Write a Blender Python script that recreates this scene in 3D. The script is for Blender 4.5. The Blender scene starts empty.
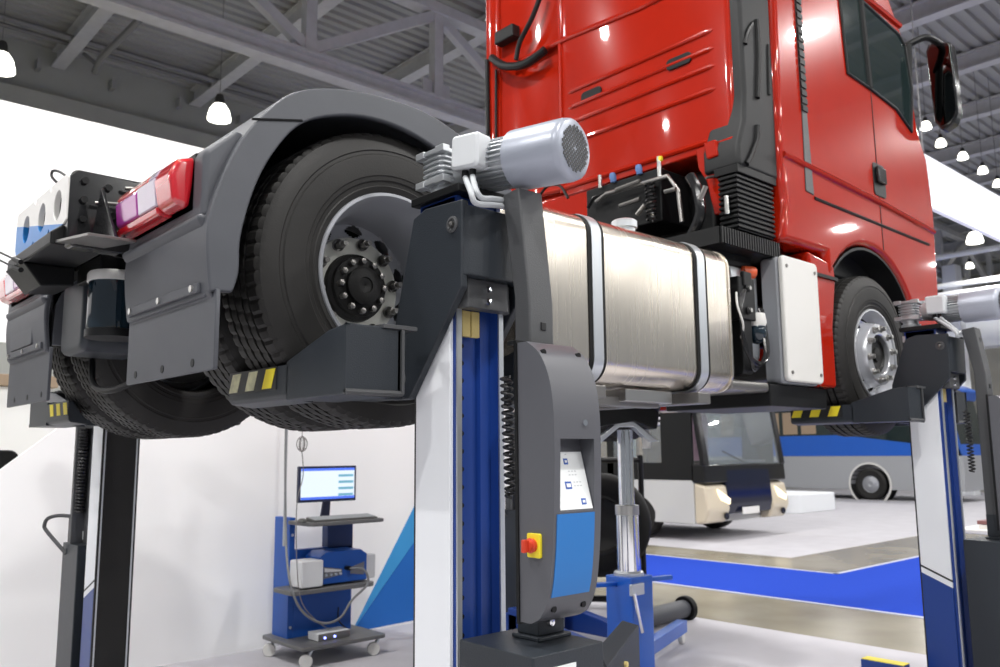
import bpy, bmesh, math, random
from mathutils import Vector, Matrix
random.seed(7)
sc = bpy.context.scene
COL = sc.collection
V = Vector

# ---------------------------------------------------------------- camera
F_PX, CAM_Z = 843.0, 1.63
pitch, yaw, roll = math.atan(120 / 843), math.radians(47.8), math.radians(0.47)
fw = V((math.cos(yaw) * math.cos(pitch), math.sin(yaw) * math.cos(pitch), math.sin(pitch)))
r0 = V((math.sin(yaw), -math.cos(yaw), 0))
u0 = r0.cross(fw)
rt = r0 * math.cos(roll) - u0 * math.sin(roll)
up = rt.cross(fw)
CAM = V((0, 0, CAM_Z))
cam = bpy.data.cameras.new('camera')
co = bpy.data.objects.new('camera', cam)
COL.objects.link(co)
co.matrix_world = Matrix(((rt.x, up.x, -fw.x, 0), (rt.y, up.y, -fw.y, 0), (rt.z, up.z, -fw.z, CAM_Z), (0, 0, 0, 1)))
cam.sensor_width = 36
cam.lens = F_PX * 36 / 1000
cam.clip_start, cam.clip_end = 0.05, 300
cam.dof.use_dof = True
cam.dof.focus_distance = 2.75
cam.dof.aperture_fstop = 4.5
sc.camera = co


def at(px, py, ax, val):
    """The point of the axis-aligned plane ax = val seen at a photo pixel (survey helper)."""
    d = fw + rt * ((px - 500) / F_PX) - up * ((py - 333.5) / F_PX)
    i = 'XYZ'.index(ax)
    return CAM + d * ((val - CAM[i]) / d[i])


def at2(pts, ax, val):
    k = [j for j in range(3) if j != 'XYZ'.index(ax)]
    return [tuple(at(x, y, ax, val)[j] for j in k) for x, y in pts]


# ---------------------------------------------------------------- materials
MATS = {}


def mat(name, col, rough=0.5, metal=0.0, coat=0.0, bump=0.0, bscale=60.0, var=0.0, vscale=6.0, emit=0.0, spec=0.5, trans=0.0,
        stretch=None, rvar=0.0):
    m = bpy.data.materials.new(name)
    m.use_nodes = True
    nt = m.node_tree
    b = nt.nodes['Principled BSDF']
    b.inputs['Base Color'].default_value = (*col, 1)
    b.inputs['Roughness'].default_value = rough
    b.inputs['Metallic'].default_value = metal
    b.inputs['Coat Weight'].default_value = coat
    b.inputs['Coat Roughness'].default_value = 0.04
    b.inputs['Specular IOR Level'].default_value = spec
    b.inputs['Transmission Weight'].default_value = trans
    if emit:
        b.inputs['Emission Color'].default_value = (*col, 1)
        b.inputs['Emission Strength'].default_value = emit
    if bump or var or rvar:
        tc = nt.nodes.new('ShaderNodeTexCoord')
        mp = nt.nodes.new('ShaderNodeMapping')
        nt.links.new(tc.outputs['Object'], mp.inputs[0])
        if stretch:
            mp.inputs['Scale'].default_value = stretch
        if bump:
            n = nt.nodes.new('ShaderNodeTexNoise')
            n.inputs['Scale'].default_value = bscale
            n.inputs['Detail'].default_value = 3
            nt.links.new(mp.outputs[0], n.inputs['Vector'])
            bp = nt.nodes.new('ShaderNodeBump')
            bp.inputs['Strength'].default_value = bump
            bp.inputs['Distance'].default_value = 0.004
            nt.links.new(n.outputs['Fac'], bp.inputs['Height'])
            nt.links.new(bp.outputs[0], b.inputs['Normal'])
        if var or rvar:
            n2 = nt.nodes.new('ShaderNodeTexNoise')
            n2.inputs['Scale'].default_value = vscale
            n2.inputs['Detail'].default_value = 5
            nt.links.new(mp.outputs[0], n2.inputs['Vector'])
            if var:
                rp = nt.nodes.new('ShaderNodeValToRGB')
                rp.color_ramp.elements[0].position = 0.3
                rp.color_ramp.elements[1].position = 0.7
                rp.color_ramp.elements[0].color = (*[c * (1 - var) for c in col], 1)
                rp.color_ramp.elements[1].color = (*[min(1, c * (1 + var)) for c in col], 1)
                nt.links.new(n2.outputs['Fac'], rp.inputs[0])
                nt.links.new(rp.outputs[0], b.inputs['Base Color'])
            if rvar:
                mr = nt.nodes.new('ShaderNodeMapRange')
                mr.inputs[3].default_value = max(0.02, rough - rvar)
                mr.inputs[4].default_value = rough + rvar
                nt.links.new(n2.outputs['Fac'], mr.inputs[0])
                nt.links.new(mr.outputs[0], b.inputs['Roughness'])
    MATS[name] = m
    return m


red = mat('red_paint', (0.37, 0.0125, 0.0025), 0.24, coat=0.75, var=0.04, spec=0.08)
dark_plastic = mat('dark_grey_plastic', (0.070, 0.074, 0.086), 0.50, bump=0.08, bscale=350, var=0.06)
black_plastic = mat('black_plastic', (0.0055, 0.0058, 0.0065), 0.45, spec=0.28, bump=0.06, bscale=250)
duct_plastic = mat('intake_plastic', (0.011, 0.0115, 0.0125), 0.5, spec=0.3, bump=0.06, bscale=300)
black_gloss = mat('black_gloss_paint', (0.012, 0.012, 0.013), 0.16)
rubber = mat('tyre_rubber', (0.0155, 0.0146, 0.0138), 0.55, spec=0.35, bump=0.15, bscale=160, var=0.18, vscale=5)
rubber2 = mat('black_rubber', (0.006, 0.006, 0.006), 0.6, spec=0.25)
rim_grey = mat('rim_paint_grey', (0.37, 0.38, 0.41), 0.42, metal=0.3)
rim_light = mat('rim_light_grey', (0.68, 0.68, 0.62), 0.5, metal=0.1, var=0.08, vscale=18)
rim_silver = mat('rim_silver', (0.62, 0.63, 0.66), 0.3, metal=0.6)
hub_black = mat('hub_cast_iron', (0.014, 0.0135, 0.013), 0.5, spec=0.35, bump=0.2, bscale=90)
steel = mat('bare_steel', (0.55, 0.54, 0.52), 0.28, metal=1.0)
steel_dark = mat('dark_steel', (0.27, 0.26, 0.25), 0.36, metal=0.9)
chrome = mat('chrome', (0.85, 0.86, 0.88), 0.1, metal=1.0)
tank_alu = mat('brushed_aluminium', (0.80, 0.735, 0.64), 0.26, metal=1.0, rvar=0.05, stretch=(40, 0.5, 0.5), vscale=4)
strap_m = mat('strap_steel', (0.62, 0.65, 0.68), 0.35, metal=0.75)
lift_dark = mat('anthracite_powder_coat', (0.024, 0.029, 0.036), 0.40, spec=0.4, bump=0.25, bscale=260)
lift_grey = mat('grey_powder_coat', (0.070, 0.072, 0.076), 0.42, spec=0.4, bump=0.3, bscale=260)
ctrl_grey = mat('control_housing_grey', (0.090, 0.092, 0.104), 0.40, bump=0.05, bscale=300)
lift_blue = mat('lift_blue_paint', (0.012, 0.05, 0.26), 0.34)
lift_white = mat('lift_white_panel', (0.87, 0.89, 0.92), 0.35)
gold = mat('brass_wiper', (0.66, 0.52, 0.20), 0.5, bump=0.2, bscale=120)
sticker_blue = mat('sticker_blue', (0.015, 0.16, 0.47), 0.5)
sticker_white = mat('sticker_white', (0.80, 0.82, 0.82), 0.5)
icon_blue = mat('icon_blue', (0.03, 0.10, 0.42), 0.5)
yellow = mat('warning_yellow', (0.85, 0.70, 0.03), 0.45)
yellow_worn = mat('worn_yellow', (0.62, 0.60, 0.38), 0.5, var=0.25, vscale=30)
stripe_black = mat('stripe_black', (0.015, 0.015, 0.016), 0.4)
estop_red = mat('switch_red', (0.60, 0.05, 0.02), 0.4)
motor_paint = mat('motor_silver_paint', (0.37, 0.395, 0.46), 0.34, metal=0.25)
cast_alu = mat('cast_aluminium', (0.56, 0.58, 0.60), 0.38, metal=0.7, bump=0.15, bscale=90)
jbox = mat('junction_box_white', (0.62, 0.64, 0.66), 0.45)
hose_grey = mat('grey_conduit', (0.48, 0.50, 0.52), 0.45)
cable_black = mat('black_cable', (0.012, 0.012, 0.013), 0.5)
white_wall = mat('booth_white', (0.90, 0.90, 0.90), 0.6)
wall_blue = mat('booth_blue', (0.010, 0.135, 0.50), 0.55)
wall_cyan = mat('booth_light_blue', (0.045, 0.31, 0.66), 0.55)
hall_grey = mat('hall_concrete', (0.36, 0.37, 0.35), 0.85, var=0.12, vscale=0.7)
steel_paint = mat('roof_steel_paint', (0.52, 0.525, 0.54), 0.55, var=0.06)
deck_m = mat('roof_deck', (0.33, 0.335, 0.33), 0.5)
duct_m = mat('galvanised_pipe', (0.20, 0.20, 0.205), 0.45, metal=0.4)
carpet_blue = mat('blue_carpet', (0.016, 0.055, 0.42), 0.95, bump=0.4, bscale=300, var=0.06, vscale=40, spec=0.1)
carpet_pale = mat('pale_carpet', (0.48, 0.47, 0.50), 0.95, bump=0.4, bscale=300, var=0.05, vscale=2.5, spec=0.1)
edge_tape = mat('edging_tape', (0.42, 0.44, 0.55), 0.5)
cart_blue = mat('cart_blue', (0.008, 0.085, 0.40), 0.38)
cart_grey = mat('cart_shelf_grey', (0.13, 0.13, 0.13), 0.45, bump=0.1, bscale=200)
pc_black = mat('monitor_black', (0.02, 0.025, 0.06), 0.35)
key_grey = mat('keyboard_grey', (0.10, 0.10, 0.095), 0.5)
spk_white = mat('box_light_grey', (0.66, 0.67, 0.68), 0.45)
glass_dark = mat('dark_glass', (0.014, 0.024, 0.024), 0.05, spec=0.8)
mirror_m = mat('mirror_glass', (0.05, 0.052, 0.052), 0.03, metal=1.0)
bus_silver = mat('bus_silver', (0.62, 0.62, 0.60), 0.32, coat=0.5)
bus_gold = mat('bus_champagne', (0.66, 0.58, 0.44), 0.3, coat=0.5)
coach_grey = mat('coach_grey', (0.36, 0.37, 0.39), 0.4, coat=0.3)
coach_blue = mat('coach_blue', (0.008, 0.10, 0.50), 0.35, coat=0.4)
tan_m = mat('tan_seat_window', (0.34, 0.25, 0.17), 0.5)
booth_white2 = mat('far_booth_white', (0.88, 0.90, 0.92), 0.6)
grey_white = mat('battery_cover_white', (0.70, 0.69, 0.66), 0.45)
cover_side = mat('cover_edge_grey', (0.24, 0.25, 0.27), 0.45)
plate_white = mat('plate_white', (0.82, 0.81, 0.78), 0.4)
plate_blue = mat('plate_blue', (0.012, 0.20, 0.58), 0.35)
lens_red = mat('red_lens', (0.55, 0.012, 0.022), 0.10, coat=1.0, spec=0.7)
lens_pink = mat('clear_pink_lens', (0.62, 0.10, 0.085), 0.12, coat=1.0)
lens_clear = mat('clear_lens', (0.52, 0.44, 0.55), 0.1, coat=1.0)
lens_violet = mat('violet_reflector', (0.40, 0.05, 0.33), 0.12, coat=1.0)
lamp_white = mat('lamp_shade_lit', (1.0, 0.97, 0.86), 0.4, emit=5.0)
lamp_cap = mat('lamp_cap', (0.03, 0.03, 0.03), 0.5)
bowl_glass = mat('clear_bowl', (0.008, 0.018, 0.028), 0.06, spec=0.8)
blue_cap = mat('blue_connector', (0.10, 0.19, 0.42), 0.4)
orange_m = mat('orange_clip', (0.65, 0.10, 0.03), 0.4)
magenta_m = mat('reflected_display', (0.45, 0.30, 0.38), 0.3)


def screen_material():
    m = bpy.data.materials.new('lit_screen')
    m.use_nodes = True
    b = m.node_tree.nodes['Principled BSDF']
    b.inputs['Base Color'].default_value = (0.02, 0.02, 0.02, 1)
    b.inputs['Emission Color'].default_value = (0.80, 0.90, 1.0, 1)
    b.inputs['Emission Strength'].default_value = 1.0
    return m


screen_m = screen_material()
screen_bar = mat('screen_bar_blue', (0.06, 0.13, 0.62), 0.3, emit=0.9)
screen_teal = mat('screen_teal', (0.12, 0.32, 0.42), 0.3, emit=0.7)


def floor_material():
    m = bpy.data.materials.new('polished_concrete')
    m.use_nodes = True
    nt = m.node_tree
    b = nt.nodes['Principled BSDF']
    tc = nt.nodes.new('ShaderNodeTexCoord')
    n = nt.nodes.new('ShaderNodeTexNoise')
    n.inputs['Scale'].default_value = 0.8
    n.inputs['Detail'].default_value = 8
    nt.links.new(tc.outputs['Object'], n.inputs['Vector'])
    rp = nt.nodes.new('ShaderNodeValToRGB')
    rp.color_ramp.elements[0].color = (0.20, 0.175, 0.125, 1)
    rp.color_ramp.elements[1].color = (0.36, 0.33, 0.25, 1)
    rp.color_ramp.elements[0].position, rp.color_ramp.elements[1].position = 0.3, 0.72
    nt.links.new(n.outputs['Fac'], rp.inputs[0])
    nt.links.new(rp.outputs[0], b.inputs['Base Color'])
    b.inputs['Roughness'].default_value = 0.22
    return m


floor_m = floor_material()


# ---------------------------------------------------------------- mesh building
OFF = V((0, 0, 0))      # base point of the thing being built


class MB:
    def __init__(s):
        s.v, s.f, s.m = [], [], []

    def add(s, vs, fs, mi=0):
        o = len(s.v)
        s.v += [V(p) for p in vs]
        s.f += [tuple(i + o for i in f) for f in fs]
        s.m += [mi] * len(fs)
        return s

    def box(s, x0, x1, y0, y1, z0, z1, mi=0):
        vs = [(x, y, z) for x in (x0, x1) for y in (y0, y1) for z in (z0, z1)]
        return s.add(vs, [(0, 1, 3, 2), (4, 6, 7, 5), (0, 4, 5, 1), (2, 3, 7, 6), (0, 2, 6, 4), (1, 5, 7, 3)], mi)

    def prism(s, poly, ax, a0, a1, mi=0):
        def P(p, a):
            return {'X': (a, p[0], p[1]), 'Y': (p[0], a, p[1]), 'Z': (p[0], p[1], a)}[ax]
        n = len(poly)
        vs = [P(p, a0) for p in poly] + [P(p, a1) for p in poly]
        fs = [tuple(range(n)), tuple(range(2 * n - 1, n - 1, -1))]
        fs += [(i, (i + 1) % n, n + (i + 1) % n, n + i) for i in range(n)]
        return s.add(vs, fs, mi)

    def loft(s, loops, mi=0, caps=True, closed=False):
        n = len(loops[0])
        vs = [p for l in loops for p in l]
        fs = []
        for k in range(len(loops) - (0 if closed else 1)):
            a, b = k * n, ((k + 1) % len(loops)) * n
            fs += [(a + i, a + (i + 1) % n, b + (i + 1) % n, b + i) for i in range(n)]
        if caps and not closed:
            fs += [tuple(range(n - 1, -1, -1)), tuple(range((len(loops) - 1) * n, len(loops) * n))]
        return s.add(vs, fs, mi)

    def lathe(s, prof, o, axis=(0, 0, 1), n=32, mi=0, skip=None, rmod=None):
        """prof: (radius, height along the axis)"""
        a = V(axis).normalized()
        e1 = a.orthogonal().normalized() if abs(a.y) < 0.99 else V((1, 0, 0))
        e2 = a.cross(e1)
        o = V(o)
        vs, fs = [], []
        for k, (r, h) in enumerate(prof):
            for i in range(n):
                t = 2 * math.pi * i / n
                rr = r if rmod is None else rmod(k, i, r)
                vs.append(o + a * h + (e1 * math.cos(t) + e2 * math.sin(t)) * rr)
        for k in range(len(prof) - 1):
            for i in range(n):
                if skip and skip(k, i):
                    continue
                fs.append((k * n + i, k * n + (i + 1) % n, (k + 1) * n + (i + 1) % n, (k + 1) * n + i))
        return s.add(vs, fs, mi)

    def cyl(s, p0, p1, r0, r1=None, n=16, mi=0):
        r1 = r0 if r1 is None else r1
        p0, p1 = V(p0), V(p1)
        L = (p1 - p0).length
        s.lathe([(1e-4, 0), (r0, 0), (r1, L), (1e-4, L)], p0, p1 - p0, n, mi)
        return s

    def tube(s, pts, r, n=8, mi=0):
        pts = [V(p) for p in pts]
        loops, prev = [], None
        for i, p in enumerate(pts):
            t = (pts[min(i + 1, len(pts) - 1)] - pts[max(i - 1, 0)])
            t = t.normalized() if t.length > 1e-9 else V((0, 0, 1))
            e = t.orthogonal().normalized() if prev is None else (prev - t * prev.dot(t)).normalized()
            prev = e
            f = t.cross(e)
            loops.append([p + (e * math.cos(2 * math.pi * k / n) + f * math.sin(2 * math.pi * k / n)) * r for k in range(n)])
        return s.loft(loops, mi)

    def ball(s, c, r, n=12, mi=0, sz=1.0):
        prof = [(max(1e-4, r * math.sin(math.pi * k / 8)), -r * sz * math.cos(math.pi * k / 8)) for k in range(9)]
        return s.lathe(prof, c, (0, 0, 1), n, mi)

    def build(s, name, mats, parent=None, bevel=0.0, smooth=35, seg=2, subsurf=0):
        me = bpy.data.meshes.new(name)
        me.from_pydata([p - OFF for p in s.v], [], s.f)
        for m in (mats if isinstance(mats, (list, tuple)) else [mats]):
            me.materials.append(m)
        me.polygons.foreach_set('material_index', s.m)
        bm = bmesh.new()
        bm.from_mesh(me)
        bmesh.ops.remove_doubles(bm, verts=bm.verts, dist=1e-6)
        bmesh.ops.recalc_face_normals(bm, faces=bm.faces)
        bm.to_mesh(me)
        bm.free()
        me.polygons.foreach_set('use_smooth', [True] * len(me.polygons))
        me.set_sharp_from_angle(angle=math.radians(smooth))
        o = bpy.data.objects.new(name, me)
        COL.objects.link(o)
        if parent is not None:
            o.parent = parent
        else:
            o.location = OFF
        if bevel:
            b = o.modifiers.new('bevel', 'BEVEL')
            b.width, b.segments, b.limit_method, b.angle_limit = bevel, seg, 'ANGLE', math.radians(35)
            b.harden_normals = True
        if subsurf:
            d = o.modifiers.new('subsurf', 'SUBSURF')
            d.levels = d.render_levels = subsurf
        return o


def smooth_path(pts, k=6):
    """Catmull-Rom through the points."""
    pts = [V(p) for p in pts]
    out = []
    for i in range(len(pts) - 1):
        p0, p1, p2, p3 = pts[max(i - 1, 0)], pts[i], pts[i + 1], pts[min(i + 2, len(pts) - 1)]
        for j in range(k):
            t = j / k
            out.append(0.5 * ((2 * p1) + (p2 - p0) * t + (2 * p0 - 5 * p1 + 4 * p2 - p3) * t * t + (3 * p1 - p0 - 3 * p2 + p3) * t ** 3))
    return out + [pts[-1]]


def sm2(pts, k=5):
    return [(p.x, p.y) for p in smooth_path([(a, b, 0) for a, b in pts], k)]


def rrect(a0, a1, b0, b1, r, n=5):
    out = []
    for ca, cb, t0 in ((a1 - r, b1 - r, 0), (a0 + r, b1 - r, 90), (a0 + r, b0 + r, 180), (a1 - r, b0 + r, 270)):
        for k in range(n + 1):
            t = math.radians(t0 + 90 * k / n)
            out.append((ca + r * math.cos(t), cb + r * math.sin(t)))
    return out


def tag(o, label, cat, group=None, kind=None):
    o['label'], o['category'] = label, cat
    if group:
        o['group'] = group
    if kind:
        o['kind'] = kind
    return o


def thing(name, loc, label, cat, group=None):
    global OFF
    OFF = V(loc)
    o = bpy.data.objects.new(name, None)
    o.empty_display_size = 0.2
    COL.objects.link(o)
    o.location = OFF
    return tag(o, label, cat, group)


def node(name, parent):
    o = bpy.data.objects.new(name, None)
    COL.objects.link(o)
    o.parent = parent
    return o


def struct(o, label=None):
    o['kind'] = 'structure'
    if label:
        o['label'] = label
    return o


def done():
    global OFF
    OFF = V((0, 0, 0))


def copy_tree(o, parent=None):
    c = o.copy()
    COL.objects.link(c)
    c.parent = parent
    for ch in list(o.children):
        copy_tree(ch, c)
    return c


# ================================================================= SETTING
WALL_Y = 6.9
struct(MB().box(-8, 70, -14, 20, -0.2, 0.0).build('floor', floor_m))
# carpets laid on the concrete
tag(MB().box(-8, 7.25, -6, WALL_Y, 0, 0.006).build('carpet', carpet_pale), 'pale grey carpet of the booth under the lifts and the cart', 'carpet', kind='structure')
tag(MB().box(12.25, 40, 6.9, 20, 0, 0.006).build('carpet', carpet_pale), 'pale grey carpet under the two buses', 'carpet', kind='structure')
m = MB().prism([(8.85, -12), (11.05, -12), (11.05, 2.6), (40, 2.6), (40, 5.55), (11.05, 5.55), (11.05, 19.4), (8.85, 19.4)], 'Z', 0, 0.007)
tag(m.build('carpet', carpet_blue), 'bright blue carpet runner laid along the aisles', 'carpet', kind='structure')
m = MB()
m.box(8.78, 8.85, -12, 19.4, 0, 0.008)
m.box(11.05, 11.12, 5.55, 19.4, 0, 0.008)
m.box(11.05, 40, 5.55, 5.62, 0, 0.008)
struct(m.build('trim_1', edge_tape))

# hall wall with its ledge
struct(MB().box(-8, 60, 19.75, 20.2, 9.2, 10.7).build('wall_back', hall_grey))
struct(MB().box(-8, 60, 19.45, 19.75, 0, 9.45).build('wall_back_lower', hall_grey))
m = MB()
for k in range(26):
    x = -2 + k * 1.55
    m.box(x, x + 0.09, 19.5, 19.78, 10.0, 10.22)
struct(m.build('trim_2', deck_m))
struct(MB().box(60, 60.4, -14, 20, 0, 10.7).build('wall_far', hall_grey))

# roof deck, ribs along X
prof = []
y = -14.0
while y < 20:
    prof += [(y, 10.60), (y + 0.14, 10.60), (y + 0.17, 10.67), (y + 0.25, 10.67)]
    y += 0.28
prof += [(20, 10.75), (-14, 10.75)]
struct(MB().prism(prof, 'X', -8, 62).build('ceiling', deck_m, smooth=10))
# roof beams across (along Y)
for k in range(18):
    x = -1.55 + k * 3.1
    m = MB()
    m.box(x - 0.14, x + 0.14, -14, 19.7, 10.18, 10.22)
    m.box(x - 0.14, x + 0.14, -14, 19.7, 10.54, 10.58)
    m.box(x - 0.03, x + 0.03, -14, 19.7, 10.2, 10.56)
    struct(m.build('ceiling_beam', steel_paint))


def truss(Y, x0, x1, zb=8.0, zt=10.0):
    m = MB()
    m.box(x0, x1, Y - 0.14, Y + 0.14, zb - 0.03, zb + 0.03)
    m.box(x0, x1, Y - 0.14, Y + 0.14, zb + 0.24, zb + 0.30)
    m.box(x0, x1, Y - 0.03, Y + 0.03, zb, zb + 0.3)
    m.box(x0, x1, Y - 0.14, Y + 0.14, zt - 0.05, zt + 0.15)
    n = 0
    x = x0
    nodes = []
    while x < x1:
        nodes.append(x)
        x += 2.7
    for i, x in enumerate(nodes):
        m.box(x - 0.1, x + 0.1, Y - 0.09, Y + 0.09, zb + 0.25, zt)
        m.box(x - 0.32, x + 0.32, Y - 0.02, Y + 0.02, zb + 0.25, zb + 0.6)
        if i + 1 < len(nodes):
            a, b = (zb + 0.35, zt - 0.05) if i % 2 == 0 else (zt - 0.05, zb + 0.35)
            x2 = nodes[i + 1]
            d = 0.09
            L = math.hypot(x2 - x, b - a)
            nx, nz = -(b - a) / L * d, (x2 - x) / L * d
            m.prism([(x + nx, a + nz), (x2 + nx, b + nz), (x2 - nx, b - nz), (x - nx, a - nz)], 'Y', Y - 0.075, Y + 0.075)
    return struct(m.build('ceiling_truss', steel_paint))


truss(12.0, -4.2, 60)
truss(2.5, 7.2, 60)
truss(-6.0, 7.2, 60)
# pipes under the deck along the hall wall
m = MB()
m.tube([(-8, 18.2, 10.28), (60, 18.2, 10.28)], 0.07)
m.tube([(-8, 18.7, 10.36), (60, 18.7, 10.36)], 0.05)
struct(m.build('trim_3', duct_m))
m = MB()
m.tube([at(95, 72, 'Y', 17.5), at(101, 58, 'Y', 17.0), at(140, 19, 'Y', 15.5)], 0.07)
m.tube([at(99, 66, 'Y', 17.3), at(84, 54, 'Y', 17.6)], 0.045)
struct(m.build('trim_4', duct_m))

# booth wall: white panels, a slanted cut at its left end
wl = at2([(0, 101), (165, 138)], 'Y', WALL_Y)
ztop = (wl[0][1] + wl[1][1]) / 2
gap_tl = at2([(-60, 340), (30, 340), (60, 420), (0, 470), (-60, 520)], 'Y', WALL_Y)
m = MB()
x_l = -3.0
zc = at(0, 342, 'Y', WALL_Y).z
zl = at(0, 470, 'Y', WALL_Y).z
xs = at(80, 412, 'Y', WALL_Y)
x0 = at(0, 470, 'Y', WALL_Y)
# upper fascia + lower panel with the slanted edge, joined right of the opening
sl = (xs.z - x0.z) / (xs.x - x0.x)
zsl = x0.z - (x0.x - x_l) * sl
struct(MB().prism([(x_l, zc), (x_l, ztop), (xs.x, ztop), (xs.x, zc)], 'Y', WALL_Y, WALL_Y + 0.03).build('wall_booth_fascia', white_wall))
struct(MB().prism([(xs.x, 0), (xs.x, ztop), (7.7, ztop), (7.7, 0)], 'Y', WALL_Y, WALL_Y + 0.03).build('wall_booth', white_wall))
if zsl > 0:
    lowp = [(x_l, 0), (x_l, zsl), (xs.x, xs.z), (xs.x, 0)]
else:
    lowp = [(x0.x - x0.z / sl, 0), (xs.x, xs.z), (xs.x, 0)]
struct(MB().prism(lowp, 'Y', WALL_Y, WALL_Y + 0.03).build('wall_booth_slope', white_wall))
# neighbouring booth seen through the opening: pale panels, a beige counter
bo = at(0, 400, 'Y', 11.0)
struct(MB().box(-4, 4.2, 11.0, 11.1, 0, at(0, 396, 'Y', 11.0).z).build('wall_neighbour_booth', white_wall))
ct = thing('counter', (1.2, 10.6, 0), 'beige topped counter of the neighbouring booth behind the far mud flap', 'counter')
MB().box(0.2, 2.6, 10.3, 10.7, 0, at(0, 386, 'Y', 10.3).z).build('counter_body', white_wall, ct, bevel=0.01)
MB().box(0.15, 2.65, 10.25, 10.75, at(0, 386, 'Y', 10.3).z, at(0, 374, 'Y', 10.3).z).build('counter_top', tan_m, ct, bevel=0.01)
done()
ch = at(4, 456, 'Y', 8.2)
t = thing('office_chair', (ch.x, 8.2, 0), 'black chair half hidden by the slanted white panel at the left edge', 'chair')
MB().prism(rrect(ch.x - 0.35, ch.x + 0.12, ch.z - 0.40, ch.z + 0.05, 0.08), 'Y', 8.2, 8.26).build('backrest', black_plastic, t, bevel=0.02)
MB().prism(rrect(ch.x - 0.33, ch.x + 0.10, 7.75, 8.2, 0.08), 'Z', 0.44, 0.50).build('seat', black_plastic, t, bevel=0.02)
for sx_, sy_ in ((-0.3, 7.8), (0.07, 7.8), (-0.3, 8.22), (0.07, 8.22)):
    MB().cyl((ch.x + sx_, sy_, 0), (ch.x + sx_, sy_, 0.45 if sy_ < 8 else ch.z - 0.3), 0.014, n=10).build('leg', strap_m, t)
done()
# blue graphics on the booth wall
yy = WALL_Y - 0.004
g1 = at2([(418, 505), (330, 632), (352, 636)], 'Y', yy)
pR = [at(518, y0_, 'Y', yy) for y0_ in (560, 612)]
lt = at(418, 499, 'Y', yy)
b_l = at(352, 634, 'Y', yy)
hi = at(419, 535, 'Y', yy)
m = MB()
tip = V((b_l.x, yy, 0.02))
def up_line(p, q, x):
    return p.z + (q.z - p.z) * (x - p.x) / (q.x - p.x)
xr = at(470, 500, 'Y', yy).x
m.prism([(tip.x, 0.02), (xr, up_line(tip, hi, xr)), (xr, up_line(tip, lt, xr))], 'Y', yy, yy + 0.003)
struct(m.build('wall_booth_graphic', wall_cyan))
m = MB()
c1 = at(518, 562, 'Y', yy)
c2 = at(503, 553, 'Y', yy)
m.prism([(tip.x, 0.015), (c1.x + 0.4, 0.06), (c1.x + 0.1, c1.z), (xr, up_line(tip, hi, xr))], 'Y', yy + 0.0005, yy + 0.0035)
struct(m.build('wall_booth_graphic', wall_blue))

# ================================================================= LIGHTS
def lamp(loc, power, size=0.45, col=(1.0, 0.985, 0.96)):
    l = bpy.data.lights.new('hall_lamp', 'AREA')
    l.shape, l.size, l.energy, l.color = 'DISK', size, power, col
    o = bpy.data.objects.new('hall_lamp', l)
    COL.objects.link(o)
    o.location = loc
    return o


def pendant(loc, label, k=1.0, group='pendant lamps hanging from the hall roof'):
    t = thing('pendant_lamp', (loc[0], loc[1], loc[2]), label, 'lamp', group)
    x, y, z = loc
    MB().lathe([(r_ * k, h_ * k) for r_, h_ in ((0.06, 0.46), (0.16, 0.42), (0.25, 0.28), (0.30, 0.08), (0.30, 0.0), (0.27, 0.02), (0.01, 0.03))], loc, (0, 0, 1), 24).build('lamp_shade', lamp_white, t)
    MB().lathe([(r_ * k, h_ * k) for r_, h_ in ((0.01, 0.70), (0.09, 0.70), (0.12, 0.60), (0.13, 0.42), (0.06, 0.42))], loc, (0, 0, 1), 16).build('lamp_cap', lamp_cap, t)
    MB().tube([(x, y, z + 0.68 * k), (x, y, 10.6)], 0.007).build('hanging_rod', duct_m, t)
    done()
    return t


p = at(0, 71, 'Y', 15.0)
pendant(p, 'glowing white pendant lamp at the far left edge of the photo', 0.72)
p = at(219, 120, 'Y', 15.0)
pendant(p, 'glowing white pendant lamp hanging just above the dark rear mudguard', 0.72)
spots = [((926, 130), 'nearest pendant lamp seen beside the door mirror'), ((941, 147), 'pendant lamp just below the truck mirror, second of its row'),
         ((963, 160), 'third pendant lamp of the row leading away from the mirror'), ((983, 174), 'fourth pendant lamp of the row leading away from the mirror'),
         ((998, 187), 'pendant lamp cut by the right photo edge, end of the row')]
for (px, py), lab in spots:
    pendant(at(px, py - 1, 'Y', 6.4), lab, 0.36)
pendant(at(975, 243, 'Y', 9.0), 'large bright pendant lamp under the white banner', 0.8)
pendant(at(970, 268, 'Y', 11.5), 'small pendant lamp lower than the one under the white banner', 0.5)

for ix, x in enumerate((-5.0, 0.5, 6.0, 11.5, 17.0, 23, 30, 38)):
    for iy, y in enumerate((-11, -6.0, -1.0, 4.0, 9.2, 15.0)):
        lamp((x, y, 7.9), (285 if -2 < y < 6 else 110) if x < 2 else 250 if x < 8 else 165)
w = bpy.data.worlds.new('world')
sc.world = w
w.use_nodes = True
w.node_tree.nodes['Background'].inputs[0].default_value = (0.86, 0.92, 1.0, 1)
w.node_tree.nodes['Background'].inputs[1].default_value = 0.24
sc.view_settings.view_transform = 'Standard'
sc.view_settings.look = 'None'
sc.view_settings.gamma = 1
sc.view_settings.use_curve_mapping = False
sc.view_settings.exposure = 0.10

# ================================================================= TRUCK
YR, YC, YL = 2.36, 3.54, 4.72
RX, FX, WZ = 1.66, 5.42, 2.24
truck = thing('truck', (3.6, YC, 1.72), 'red semi truck tractor raised on the wheel lifts, seen from its rear corner', 'truck')


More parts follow.
